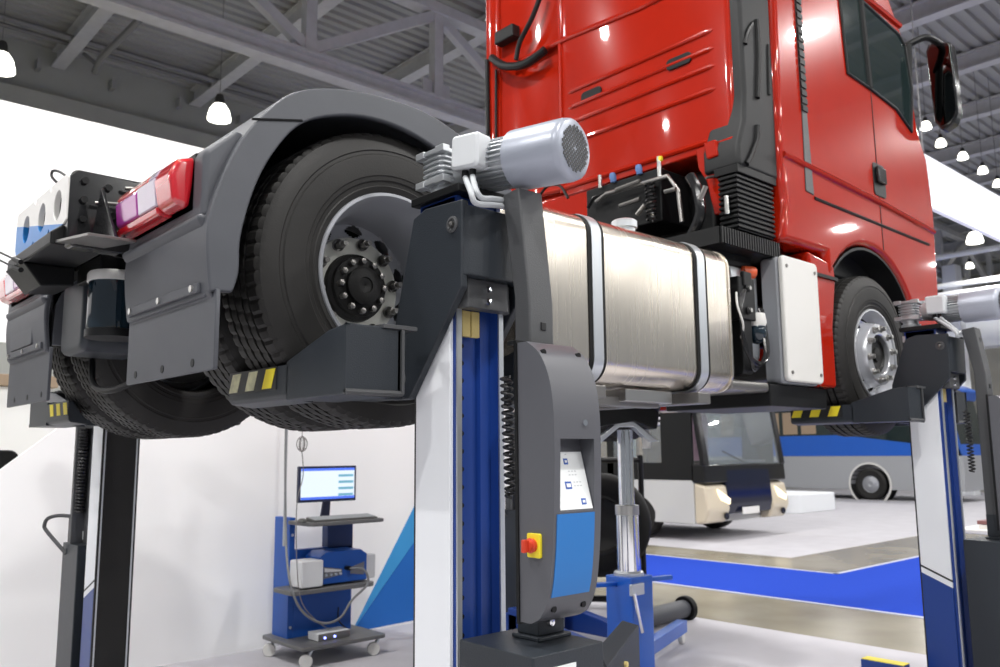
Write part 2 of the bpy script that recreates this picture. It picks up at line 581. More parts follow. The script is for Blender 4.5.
def wheel(x, yo, z, s, kind, parent, R=0.52, W=0.31):
    """s=+1: outer face towards -Y.  kind: rear_outer, rear_inner, front"""
    wn = node('wheel', parent)
    o, ax = (x, yo, z), (0, s, 0)
    tp = [(0.292, 0.035), (0.300, 0.014), (0.318, 0.007), (0.322, 0.010), (0.334, 0.008), (0.339, 0.003), (0.352, 0.001), (0.356, -0.002), (0.395, -0.004), (0.428, -0.002), (0.432, 0.003), (0.442, 0.004), (0.446, 0.001), (0.462, 0.005), (0.478, 0.012),
          (0.500, 0.022), (0.5005, 0.0225), (0.514, 0.034), (0.520, 0.060)]
    n_sh = len(tp)
    mid = []
    for g in (0.085, 0.128, 0.178, 0.221):
        mid += [(0.520, g - 0.006), (0.506, g - 0.005), (0.506, g + 0.005), (0.520, g + 0.006)]
    tp = tp + mid + [(r, W - d) for r, d in reversed(tp)]
    last = len(tp)

    def rmod(k, i, r):
        if (n_sh - 4 < k < n_sh or last - n_sh <= k < last - n_sh + 3) and i % 4 == 0:
            return r - 0.006
        if n_sh <= k < last - n_sh and r > 0.515 and i % 4 == (k // 4) % 4:
            return r - 0.003
        return r
    MB().lathe([(r * R / 0.52, d) for r, d in tp], o, ax, 288, rmod=rmod).build('tyre', rubber, wn, smooth=22)
    if kind == 'rear_outer' or kind == 'rear_inner':
        D = 0.285 if kind == 'rear_outer' else 0.06
        m = MB()
        m.lathe([(0.289, 0.05), (0.300, 0.020), (0.296, 0.010), (0.286, 0.010), (0.278, 0.022), (0.274, 0.055), (0.262, 0.085), (0.252, 0.12),
                 (0.250, 0.20), (0.247, D - 0.01), (0.242, D)] if kind == 'rear_outer' else
                [(0.289, 0.05), (0.300, 0.020), (0.286, 0.010), (0.274, 0.03), (0.262, 0.05), (0.232, D)], o, ax, 96)
        rr = [0.242 - 0.0062 * q_ for q_ in range(9)]
        m.lathe([(r, D + 0.0) for r in rr], o, ax, 180, skip=lambda k, i: abs(((i % 18) - 8.5) / 4.6) ** 2 + abs((k - 3.5) / 3.7) ** 2 < 1)
        m.lathe([(0.35 * 0.7, D + 0.08), (0.05, D + 0.08)], o, ax, 40, mi=1)
        rim = m.build('rim', [rim_grey, hub_black], wn, smooth=40)
        MB().lathe([(0.193, D + 0.002), (0.190, D - 0.010), (0.105, D - 0.012), (0.105, D + 0.05)], o, ax, 72).build('wheel_disc', rim_light, rim)
        c = V((x, yo, z))
        for k in range(10):
            t = 2 * math.pi * (k + 0.25) / 10
            b = c + V((0.1675 * math.cos(t), s * (D - 0.012), 0.1675 * math.sin(t)))
            nb = MB()
            nb.lathe([(0.001, 0.012), (0.021, 0.012), (0.023, 0.0)], b - V((0, s * 0.012, 0)), ax, 14)
            nb.lathe([(0.001, -0.03), (0.0155, -0.028), (0.0165, 0.0)], b - V((0, s * 0.012, 0)), ax, 6)
            nb.lathe([(0.001, -0.05), (0.010, -0.05), (0.010, -0.02)], b - V((0, s * 0.012, 0)), ax, 10)
            nb.build('wheel_nut', steel_dark, wn)
        hm = MB()
        if kind == 'rear_outer':
            hm.lathe([(0.128, D - 0.01), (0.124, D - 0.03), (0.112, D - 0.038), (0.110, D - 0.055), (0.102, D - 0.060), (0.066, D - 0.062), (0.070, D - 0.085),
                      (0.060, D - 0.092), (0.030, D - 0.094), (0.027, D - 0.088), (0.010, D - 0.088), (0.0005, D - 0.084)], o, ax, 48)
            hm.build('hub', hub_black, wn)
            for k in range(12):
                t = 2 * math.pi * k / 12
                b = c + V((0.092 * math.cos(t), s * (D - 0.06), 0.092 * math.sin(t)))
                MB().lathe([(0.0005, -0.022), (0.0115, -0.020), (0.0125, 0.0)], b, ax, 6).build('hub_bolt', steel_dark, wn)
    else:
        m = MB()
        m.lathe([(0.289, 0.05), (0.300, 0.020), (0.296, 0.008), (0.286, 0.008), (0.279, 0.022), (0.272, 0.06), (0.258, 0.085), (0.248, 0.10)], o, ax, 96)
        m.lathe([(0.248 - 0.005 * k, 0.10 - 0.0065 * k) for k in range(9)], o, ax, 180, skip=lambda k, i: abs(((i % 18) - 8.5) / 4.6) ** 2 + abs((k - 3.5) / 3.7) ** 2 < 1)
        m.lathe([(0.208, 0.048), (0.203, 0.02), (0.200, -0.008), (0.194, -0.016), (0.132, -0.018), (0.125, -0.012), (0.122, 0.05)], o, ax, 72)
        m.lathe([(0.24, 0.16), (0.02, 0.16)], o, ax, 40, mi=1)
        rim = m.build('rim', [rim_silver, hub_black], wn, smooth=40)
        c = V((x, yo, z))
        for k in range(10):
            t = 2 * math.pi * (k + 0.25) / 10
            b = c + V((0.1675 * math.cos(t), s * -0.017, 0.1675 * math.sin(t)))
            nb = MB()
            nb.lathe([(0.001, -0.012), (0.021, -0.012), (0.023, 0.0)], b, ax, 14)
            nb.lathe([(0.001, -0.036), (0.0155, -0.034), (0.0165, -0.01)], b, ax, 6)
            nb.build('wheel_nut', steel, wn)
        MB().lathe([(0.122, 0.04), (0.118, 0.01), (0.095, 0.0), (0.085, 0.012), (0.050, 0.016), (0.045, 0.002), (0.001, 0.0)], o, ax, 40).build('hub', hub_black, wn)
    return wn


wheel(RX, YR, WZ, 1, 'rear_outer', truck)
wheel(RX, YR + 0.345, WZ, 1, 'rear_inner', truck)
wheel(RX, YL, WZ, -1, 'rear_outer', truck)
wheel(RX, YL - 0.345, WZ, -1, 'rear_inner', truck)
wheel(FX, YR, WZ, 1, 'front', truck)
wheel(FX, YL, WZ, -1, 'front', truck)

# --- chassis
m = MB()
for yy_ in (YC - 0.40, YC + 0.33):
    m.box(0.98, 6.2, yy_, yy_ + 0.07, 2.36, 2.64)
for xx in (1.05, 2.2, 3.4, 5.0):
    m.box(xx, xx + 0.08, YC - 0.40, YC + 0.40, 2.40, 2.58)
m.box(1.3, 2.1, YC - 0.42, YC + 0.42, 2.62, 2.72)
chassis = m.build('chassis_frame', black_plastic, truck, bevel=0.006)
m = MB()
m.lathe([(0.02, -0.85), (0.10, -0.84), (0.11, -0.35), (0.20, -0.24), (0.24, 0), (0.20, 0.24), (0.11, 0.35), (0.10, 0.84), (0.02, 0.85)], (RX, YC, WZ), (0, 1, 0), 28)
m.build('rear_axle', hub_black, truck)
MB().cyl((RX + 0.25, YC, WZ + 0.02), (4.4, YC, WZ + 0.1), 0.06, n=16).build('drive_shaft', hub_black, truck)
m = MB()
m.box(5.3, 5.55, YC - 0.85, YC + 0.85, 2.12, 2.26)
m.build('front_axle', hub_black, truck, bevel=0.02)
for yy_ in (YC - 0.72, YC + 0.50):
    m = MB()
    m.lathe([(0.01, 0), (0.10, 0), (0.13, 0.05), (0.13, 0.14), (0.10, 0.18), (0.12, 0.22), (0.01, 0.23)], (RX + 0.45, yy_ + 0.12, 2.20), (0, 0, 1), 24)
    m.build('air_spring', rubber2, truck)

# --- cab
side = at2([(775, 0), (777, 180), (786, 216), (783, 240)], 'Y', YR)
prof = [(4.37, 5.60), (4.345, 4.30), (4.325, 3.30), (4.36, 3.02), (4.30, 2.81), (5.09 - 0.27, 2.815)]
# wheel arch
arch = []
for k in range(17):
    t = math.radians(148 - k * (148 + 22) / 16)
    arch.append((FX + 0.70 * math.cos(t), WZ + 0.02 + 0.69 * math.sin(t)))
prof += arch
prof += [(6.22, 1.98), (6.42, 2.02), (6.50, 2.45), (6.54, 2.80), (6.57, 3.38), (6.52, 3.80), (6.39, 4.00), (6.28, 4.66), (6.06, 4.92), (5.9, 5.60)]
m = MB()
m.prism(prof, 'Y', YR, YL)
cab = m.build('cab', red, truck, bevel=0.045, seg=4, smooth=40)
# rear wall of the cab, stepped in at the corners
XR = 4.0
m = MB()
m.prism([(4.5, 2.44), (XR + 0.05, 2.44), (XR + 0.012, 2.455), (XR, 2.49), (XR, 3.75), (XR + 0.035, 3.80), (XR + 0.04, 4.40), (XR, 4.46), (XR, 4.52), (XR + 0.03, 4.58), (4.5, 4.60)], 'Z', 3.33, 5.6)
rear = m.build('cab_rear_wall', red, truck, bevel=0.012, smooth=40)


def rib(p0, p1, r=0.017):
    a, b = at(*p0, 'X', XR), at(*p1, 'X', XR)
    MB().tube([a + V((0.012, 0, 0)), a.lerp(b, 0.04) + V((0.002, 0, 0)), a.lerp(b, 0.96) + V((0.002, 0, 0)), b + V((0.012, 0, 0))], r, 10).build('pressed_rib', red, rear)


# horizontal pressed ribs (level, from survey heights at the cab rear wall)
za, zb_, zc_ = at(581, 103, 'X', XR).z, at(580, 119, 'X', XR).z, at(586, 137, 'X', XR).z
for z_ in (za + 0.11, za, zb_ - 0.0, zc_):
    MB().tube([(XR + 0.014, 2.56, z_), (XR + 0.002, 2.60, z_), (XR + 0.002, 3.66, z_), (XR + 0.014, 3.70, z_)], 0.017, 10).build('pressed_rib', red, rear)
MB().tube([(XR + 0.010, 2.50, 3.39), (XR + 0.004, 2.6, 3.39), (XR + 0.004, 3.72, 3.39), (XR + 0.010, 4.4, 3.42)], 0.02, 10).build('pressed_rib', red, rear)
# raised upper panel edge
ridge = [at(x, y, 'X', XR) for x, y in ((512, 66), (545, 48), (572, 36), (640, 8), (672, -8))]
MB().tube([p_ + V((0.004, 0, 0)) for p_ in ridge], 0.022, 10).build('panel_step', red, rear)
MB().tube([(XR + 0.004, 3.775, 3.36), (XR + 0.004, 3.775, 5.5)], 0.016, 8).build('panel_step', red, rear)
MB().tube([(XR + 0.03, 4.43, 3.36), (XR + 0.03, 4.43, 5.5)], 0.022, 8).build('panel_step', red, rear)
for (x0_, y0_), (x1_, y1_) in (((582, 101), (602, 88)), ((667, 69), (692, 54))):
    a, b = at(x0_, y0_, 'X', XR), at(x1_, y1_, 'X', XR)
    zz = (a.z + b.z) / 2
    m = MB().prism(rrect(min(a.y, b.y), max(a.y, b.y), zz - 0.035, zz + 0.035, 0.03), 'X', XR - 0.012, XR + 0.02)
    o = m.build('rear_wall_plug', black_plastic, rear, bevel=0.004)
    o['label'] = 'black oval plug in the red rear wall'
# black hose and bracket down the far corner of the rear wall
MB().tube(smooth_path([at(542, -8, 'X', XR - 0.03), at(532, 18, 'X', XR - 0.04), at(520, 42, 'X', XR - 0.04), at(516, 60, 'X', XR - 0.04)]), 0.018, 10).build('rear_hose', black_plastic, truck)
MB().tube(smooth_path([at(492, 58, 'X', XR - 0.02), at(505, 66, 'X', XR - 0.05), at(525, 64, 'X', XR - 0.05), at(545, 50, 'X', XR - 0.03)]), 0.03, 10).build('rear_hose', black_plastic, truck)
a = at(508, 36, 'X', XR)
MB().box(XR - 0.05, XR + 0.03, a.y - 0.10, a.y + 0.10, a.z - 0.05, a.z + 0.05).build('rear_bracket', black_plastic, truck, bevel=0.012)
MB().tube([at(487, 60, 'X', XR - 0.02), at(488, 140, 'X', XR - 0.02)], 0.016, 8).build('rear_seal', black_plastic, truck)
MB().tube([at(496, 70, 'X', XR - 0.01), at(496, 140, 'X', XR - 0.01)], 0.010, 8).build('rear_seal', black_plastic, truck)

# --- air intake duct at the near rear corner
dpoly = at2([(737, -30), (737, 60), (739, 105), (733, 140), (727, 168), (731, 186), (776, 186), (777, 100), (775, -30)], 'Y', 2.42)
m = MB()
m.prism([(4.02, 5.6), (4.02, 3.62), (4.0, 3.45), (3.93, 3.30), (3.93, 3.17), (4.34, 3.17), (4.36, 5.6)], 'Y', 2.385, 2.62)
duct = m.build('air_intake_duct', duct_plastic, truck, bevel=0.025, seg=3)


def slot(p, r, par=duct):
    MB().tube(smooth_path([at(x, y, 'Y', 2.383) for x, y in p], 4), r, 8).build('duct_slot', black_plastic, par)


slot([(756, 20), (757, 30), (758, 60), (757, 98)], 0.018)
slot([(752, 24), (747, 33), (745, 44)], 0.014)
slot([(757, 126), (756, 140), (750, 156), (746, 164)], 0.018)
slot([(768, 45), (769, 95)], 0.010)
m = MB()
for k in range(11):
    z_ = 2.83 + k * 0.028
    m.box(3.93 - 0.012, 4.30, 2.40, 2.52, z_, z_ + 0.016)
m.box(3.935, 4.30, 2.412, 2.52, 2.82, 3.14)
m.box(3.915, 4.32, 2.39, 2.54, 3.135, 3.18)
m.build('ribbed_air_inlet', black_plastic, truck, bevel=0.004)
m = MB()
for k in range(24):
    x_ = 3.74 + k * 0.0245
    m.box(x_, x_ + 0.014, 2.392, 2.60, 2.712, 2.80)
m.box(3.73, 4.33, 2.405, 2.9, 2.71, 2.80)
m.build('ribbed_cover', black_plastic, truck)
MB().tube([at(706, 178, 'X', 3.9), at(776, 165, 'Y', 2.40)], 0.008, 8).build('support_rod', steel_dark, truck)

# --- windows on the near side and mirrored
for s, y0 in ((1, YR), (-1, YL)):
    g = [(5.213, 4.75), (5.213, 4.60), (5.256, 4.10), (5.60, 4.09), (5.99, 4.06), (6.24, 3.95), (6.31, 4.30), (6.24, 4.62), (6.14, 4.68), (5.6, 4.72)]
    m = MB().prism(g, 'Y', y0 - s * 0.004, y0 + s * 0.02)
    wnd = m.build('side_window', glass_dark, cab)
    m = MB()
    loop = [(x, y0 - s * 0.004, z) for x, z in g]
    m.tube(loop + [loop[0]], 0.012, 8)
    m.tube([(5.53, y0 - s * 0.006, 4.72), (5.575, y0 - s * 0.006, 4.09)], 0.022, 8)
    m.build('window_seal', black_plastic, cab)
    m = MB()
    m.tube([(5.60, y0 + s * 0.001, 4.07), (5.62, y0 + s * 0.001, 2.96)], 0.005, 6)
    m.tube([(4.70, y0 + s * 0.001, 3.135), (6.40, y0 + s * 0.001, 3.125)], 0.011, 6)
    m.build('door_gap', black_plastic, cab)
    MB().tube([(4.36, y0 + s * 0.002, 3.33), (5.6, y0 - s * 0.002, 3.29), (6.52, y0 + s * 0.002, 3.24)], 0.02, 8).build('body_crease', red, cab)
    MB().tube([(5.25, y0 - s * 0.0, 4.78), (6.18, y0 - s * 0.0, 4.76)], 0.025, 8).build('roof_gutter', red, cab)
    m = MB()
    m.prism(rrect(5.535, 5.72, 3.33, 3.56, 0.03), 'Y', y0 - s * 0.006, y0 + s * 0.03)
    dh = m.build('door_handle', black_plastic, cab, bevel=0.004)
    MB().box(5.565, 5.69, y0 - s * 0.03, y0 - s * 0.006, 3.42, 3.53).build('handle_grip', black_gloss, cab, bevel=0.008)
    # louvred strip behind the door
    m = MB().prism([(4.600, 5.6), (4.665, 5.6), (4.665, 3.64), (4.69, 3.15), (4.595, 3.16), (4.605, 3.64)], 'Y', y0 - s * 0.006, y0 + s * 0.01)
    st = m.build('side_strip', lift_grey, cab, bevel=0.002)
    for ks in (range(0, 21), range(22, 38)):
        m = MB()
        m.box(4.604, 4.662, y0 - s * 0.0075, y0 - s * 0.004, 3.66 + ks[0] * 0.05, 3.694 + ks[-1] * 0.05)
        for k in ks:
            z_ = 3.66 + k * 0.050
            m.box(4.602, 4.664, y0 - s * 0.014, y0 - s * 0.004, z_, z_ + 0.034)
        m.build('louvre_panel', black_plastic, cab)

# lower step panel
pts = [(4.61, 2.80), (4.92, 2.76), (4.93, 2.66), (4.86, 2.36), (4.86, 2.00), (4.66, 2.00), (4.66, 2.36), (4.62, 2.64)]
MB().prism(pts, 'Y', YR + 0.01, YR + 0.35).build('step_panel', red, truck, bevel=0.02, seg=3)
MB().box(4.62, 4.93, YR - 0.004, YR + 0.02, 2.655, 2.675).build('step_gap', black_plastic, truck)
# battery box cover
bx = MB().prism(rrect(4.26, 4.66, 2.01, 2.72, 0.03), 'Y', YR - 0.012, YR + 0.02)
bc = bx.build('battery_cover', grey_white, truck, bevel=0.012, seg=3)
MB().prism(rrect(4.245, 4.655, 2.0, 2.715, 0.03), 'Y', YR + 0.02, YR + 0.12).build('battery_cover_back', cover_side, bc, bevel=0.01)
for x_, z_ in ((4.30, 2.06), (4.62, 2.06), (4.30, 2.66), (4.62, 2.66)):
    MB().cyl((x_, YR - 0.012, z_), (x_, YR - 0.018, z_), 0.010, n=10).build('screw', steel_dark, bc)
# box behind the tank: metal housing, valves, hoses
m = MB()
m.prism(rrect(2.50, 3.05, 2.08, 2.70, 0.10), 'X', 3.98, 4.24)
o = m.build('air_dryer_housing', strap_m, truck, bevel=0.01)
m = MB().prism(rrect(2.40, 3.0, 2.03, 2.55, 0.03), 'X', 3.90, 4.0)
o = m.build('valve_bracket', black_plastic, truck, bevel=0.008)
m = MB()
m.box(3.86, 4.02, 2.385, 2.50, 2.32, 2.55)
m.box(3.90, 3.98, 2.375, 2.40, 2.50, 2.58)
for z_ in (2.37, 2.49):
    m.cyl((3.94, 2.385, z_), (3.94, 2.37, z_), 0.022, n=12)
m.build('valve_block', black_plastic, truck, bevel=0.008)
for z_ in (2.37, 2.49):
    MB().cyl((3.94, 2.372, z_), (3.94, 2.362, z_), 0.012, n=10).build('valve_port', steel, truck)
c = at(758, 332, 'Y', 2.41)
m = MB().ball((c.x, 2.42, c.z), 0.055, 16, sz=1.2)
m.build('filter_bowl', bowl_glass, truck)
MB().lathe([(0.001, 0.075), (0.05, 0.07), (0.058, 0.02), (0.05, 0.0)], (c.x, 2.42, c.z + 0.03), (0, 0, 1), 16).build('filter_head', grey_white, truck)
for k in range(4):
    o_ = k * 0.012
    MB().tube(smooth_path([(3.88 + o_, 2.40 - o_ * 0.5, 2.48), (3.84, 2.37, 2.30), (3.86 + o_, 2.36, 2.15 - o_), (3.98, 2.35 + o_, 2.09 - o_), (4.10 - o_, 2.37, 2.16), (4.13 - o_, 2.41, 2.4)]), 0.008, 8).build('air_hose', black_gloss, truck)
MB().tube(smooth_path([(3.86, 2.40, 2.46), (3.80, 2.36, 2.38), (3.83, 2.35, 2.28), (3.87, 2.39, 2.22)]), 0.006, 8).build('air_hose', grey_white, truck)
a = at(742, 272, 'Y', 2.5)
MB().cyl((a.x, 2.5, a.z), (a.x + 0.07, 2.47, a.z), 0.035, n=12).build('orange_cap', orange_m, truck)
MB().prism(rrect(2.40, 3.0, 1.945, 2.0, 0.02), 'X', 3.78, 4.14).build('lower_tray', steel_dark, truck, bevel=0.01)
MB().box(4.15, 4.78, 2.40, 3.1, 1.872, 1.995).build('lower_step', black_plastic, truck, bevel=0.01)

# --- fuel tank
X0, X1 = 2.335, 3.76
def tank_loop(x, ins):
    return [(x, y, z) for y, z in rrect(YR + ins, 3.02 - ins, 1.93 + ins, 2.665 - ins, 0.10 - ins * 0.6, 8)]
m = MB()
m.loft([tank_loop(X0 + 0.02, 0.05), tank_loop(X0, 0.035), tank_loop(X0, 0.02), tank_loop(X0 + 0.008, 0.006), tank_loop(X0 + 0.03, 0.0),
        tank_loop(X1 - 0.03, 0.0), tank_loop(X1 - 0.008, 0.006), tank_loop(X1, 0.02), tank_loop(X1, 0.035), tank_loop(X1 - 0.02, 0.05)])
tank = m.build('fuel_tank', tank_alu, truck, smooth=50)
m = MB()
for xw in (X0 + 0.035, X1 - 0.035):
    m.loft([[(xw - 0.006, y, z) for y, z in rrect(YR - 0.003, 3.02, 1.927, 2.668, 0.10, 8)], [(xw + 0.006, y, z) for y, z in rrect(YR - 0.003, 3.02, 1.927, 2.668, 0.10, 8)]])
m.build('tank_seam', tank_alu, tank)
for xs_, wd in ((2.70, 0.062), (3.475, 0.062)):
    for dx, wid, ins, mm, nm in ((0, wd + 0.042, 0.005, rubber2, 'strap_rubber'), (0, wd, 0.009, strap_m, 'tank_strap')):
        m = MB()
        lo = rrect(YR - ins, 3.02 + ins, 1.93 - ins, 2.665 + ins, 0.10 + ins, 8)
        li = rrect(YR, 3.02, 1.93, 2.665, 0.10, 8)
        a_, b_ = xs_ - wid / 2, xs_ + wid / 2
        m.loft([[(a_, y, z) for y, z in li], [(a_, y, z) for y, z in lo], [(b_, y, z) for y, z in lo], [(b_, y, z) for y, z in li]], caps=False)
        m.build(nm, mm, tank)
    m = MB()
    m.box(xs_ - 0.05, xs_ + 0.05, 2.36, 3.15, 1.86, 1.915)
    m.build('tank_bracket', steel_dark, tank, bevel=0.006)
c = at(651, 215, 'Y', 2.52)
MB().lathe([(0.05, -0.03), (0.052, 0.015), (0.062, 0.018), (0.062, 0.05), (0.05, 0.058), (0.001, 0.06)], (3.10, 2.52, 2.68), (0, 0, 1), 20).build('filler_cap', strap_m, tank)
MB().box(2.55, 3.30, 2.50, 2.58, 1.84, 1.885).build('tank_support_bar', steel_dark, truck, bevel=0.006)
MB().box(3.0, 3.35, 2.46, 2.60, 1.86, 1.92).build('tank_support_bar', steel, truck, bevel=0.006)

for ya_, yb_ in ((YR + 0.02, YR + 0.75), (YL - 0.02, YL - 0.75)):
    m = MB()
    a_ = [(FX + 0.692 * math.cos(math.radians(t_)), WZ + 0.02 + 0.682 * math.sin(math.radians(t_))) for t_ in range(-18, 150, 8)]
    b_ = [(FX + 0.675 * math.cos(math.radians(t_)), WZ + 0.02 + 0.665 * math.sin(math.radians(t_))) for t_ in range(-18, 150, 8)]
    m.prism(a_ + b_[::-1], 'Y', ya_, yb_)
    m.build('wheel_arch_liner', black_plastic, truck)
# --- engine and gearbox under the cab
m = MB()
m.box(4.15, 5.9, YC - 0.85, YC + 0.80, 2.50, 3.30)
m.box(4.3, 5.9, YC - 1.0, YC + 1.1, 2.75, 3.28)
m.build('engine_block', black_plastic, truck, bevel=0.03)
m = MB()
m.box(3.86, 4.15, 2.86, 3.44, 2.95, 3.27)
m.cyl((3.75, 3.05, 2.80), (4.1, 3.05, 2.80), 0.11, n=20)
m.cyl((3.80, 3.42, 2.72), (4.1, 3.42, 2.72), 0.14, n=20)
m.box(3.8, 4.2, 2.5, 2.9, 2.64, 2.74)
m.build('gearbox_valve_block', black_plastic, truck, bevel=0.012)


def ept(px, py, x=3.82):
    return at(px, py, 'X', x)


MB().tube([ept(596, 202), ept(606, 194), ept(668, 176), ept(678, 190), ept(682, 222)], 0.013, 10).build('gear_pipe', steel_dark, truck)
MB().tube(smooth_path([ept(588, 208), ept(594, 198), ept(606, 194)]), 0.012, 8).build('gear_pipe', black_gloss, truck)
hel = []
a, b = ept(650, 182), ept(652, 222)
for k in range(90):
    t = k / 89
    q = a.lerp(b, t)
    hel.append(q + V((0, 0.028 * math.cos(k * 0.75), 0.0)) + V((0.028 * math.sin(k * 0.75), 0, 0)))
MB().tube(hel, 0.0065, 6).build('coiled_hose', black_gloss, truck)
for px_, py_ in ((613, 178), (639, 170)):
    q = ept(px_, py_, 3.85)
    MB().lathe([(0.001, -0.03), (0.018, -0.025), (0.022, 0.01), (0.016, 0.03), (0.001, 0.034)], q, (-0.2, 0, 1), 12).build('connector', blue_cap, truck)
q = ept(659, 160, 3.84)
m = MB()
m.cyl(q + V((0, 0, -0.12)), q + V((0, 0, 0.02)), 0.013)
m.build('valve_stem', steel, truck)
m = MB()
m.box(q.x - 0.012, q.x + 0.012, q.y - 0.022, q.y + 0.01, q.z - 0.01, q.z + 0.02)
m.build('yellow_valve', yellow, truck, bevel=0.006)
q = ept(600, 180, 3.84)
MB().cyl(q + V((0, 0, -0.05)), q + V((0, 0, 0.03)), 0.012).build('valve_stem', steel, truck)
for (xa, ya), (xb, yb) in (((616, 190), (640, 181)), ((620, 206), (640, 199)), ((637, 215), (645, 205)), ((665, 192), (676, 189)), ((700, 200), (706, 186))):
    MB().tube([ept(xa, ya, 3.80), ept(xb, yb, 3.80)], 0.014, 8).build('fitting', steel_dark, truck)
MB().tube(smooth_path([ept(690, 176), ept(697, 190), ept(700, 215), ept(690, 238)]), 0.03, 10).build('gear_hose', black_gloss, truck)
MB().tube(smooth_path([ept(540, 195, 3.7), ept(548, 186, 3.7), ept(560, 186, 3.7), ept(568, 198, 3.7)]), 0.009, 8).build('gear_hose', black_plastic, truck)
# red cab mount beneath the rear wall
m = MB()
m.prism(at2([(697, 150), (735, 136), (738, 150), (730, 164), (722, 190), (726, 214), (716, 216), (708, 182), (700, 170)], 'X', 3.97), 'X', 3.95, 4.35)
m.build('cab_mount', red, truck, bevel=0.012)
m = MB()
m.prism(at2([(704, 143), (716, 139), (719, 156), (707, 160)], 'X', 3.93), 'X', 3.92, 3.97)
m.build('cab_mount', red, truck, bevel=0.012)
m = MB()
m.box(4.01, 4.3, 3.42, 4.5, 3.0, 3.36)
m.build('cab_floor', red, truck, bevel=0.02)
MB().tube([ept(726, 196, 3.9), ept(727, 214, 3.9)], 0.014, 8).build('fitting', steel, truck)

# --- door mirror
MX = 6.62
for s in (1, -1):
    def my(y):
        return YR - (YR - y) if s == 1 else YL + (YR - y)
    g = at2([(925, 52), (928, 43), (950, 41), (953, 60), (958, 112), (953, 124), (942, 131), (934, 122)], 'X', MX)
    g = [(my(y), z) for y, z in g]
    mh = MB().prism(g, 'X', MX, MX + 0.11).build('mirror', black_gloss, truck, bevel=0.02, seg=3)
    cy = sum(p_[0] for p_ in g) / len(g)
    cz = sum(p_[1] for p_ in g) / len(g)
    gi = [(cy + (a_ - cy) * 0.86, cz + (b_ - cz) * 0.88) for a_, b_ in g]
    MB().prism(gi, 'X', MX - 0.008, MX + 0.004).build('mirror_glass', mirror_m, mh)
    m = MB()
    y0 = YR if s == 1 else YL
    m.tube(smooth_path([(6.30, y0 + s * 0.03, 4.64), (6.45, y0 - s * 0.08, 4.73), (6.67, cy, cz + 0.34)]), 0.026, 10)
    m.tube([(6.33, y0 + s * 0.05, 4.0), (6.31, y0 - s * 0.0, 4.66)], 0.03, 10)
    m.build('mirror_arm', black_plastic, mh)

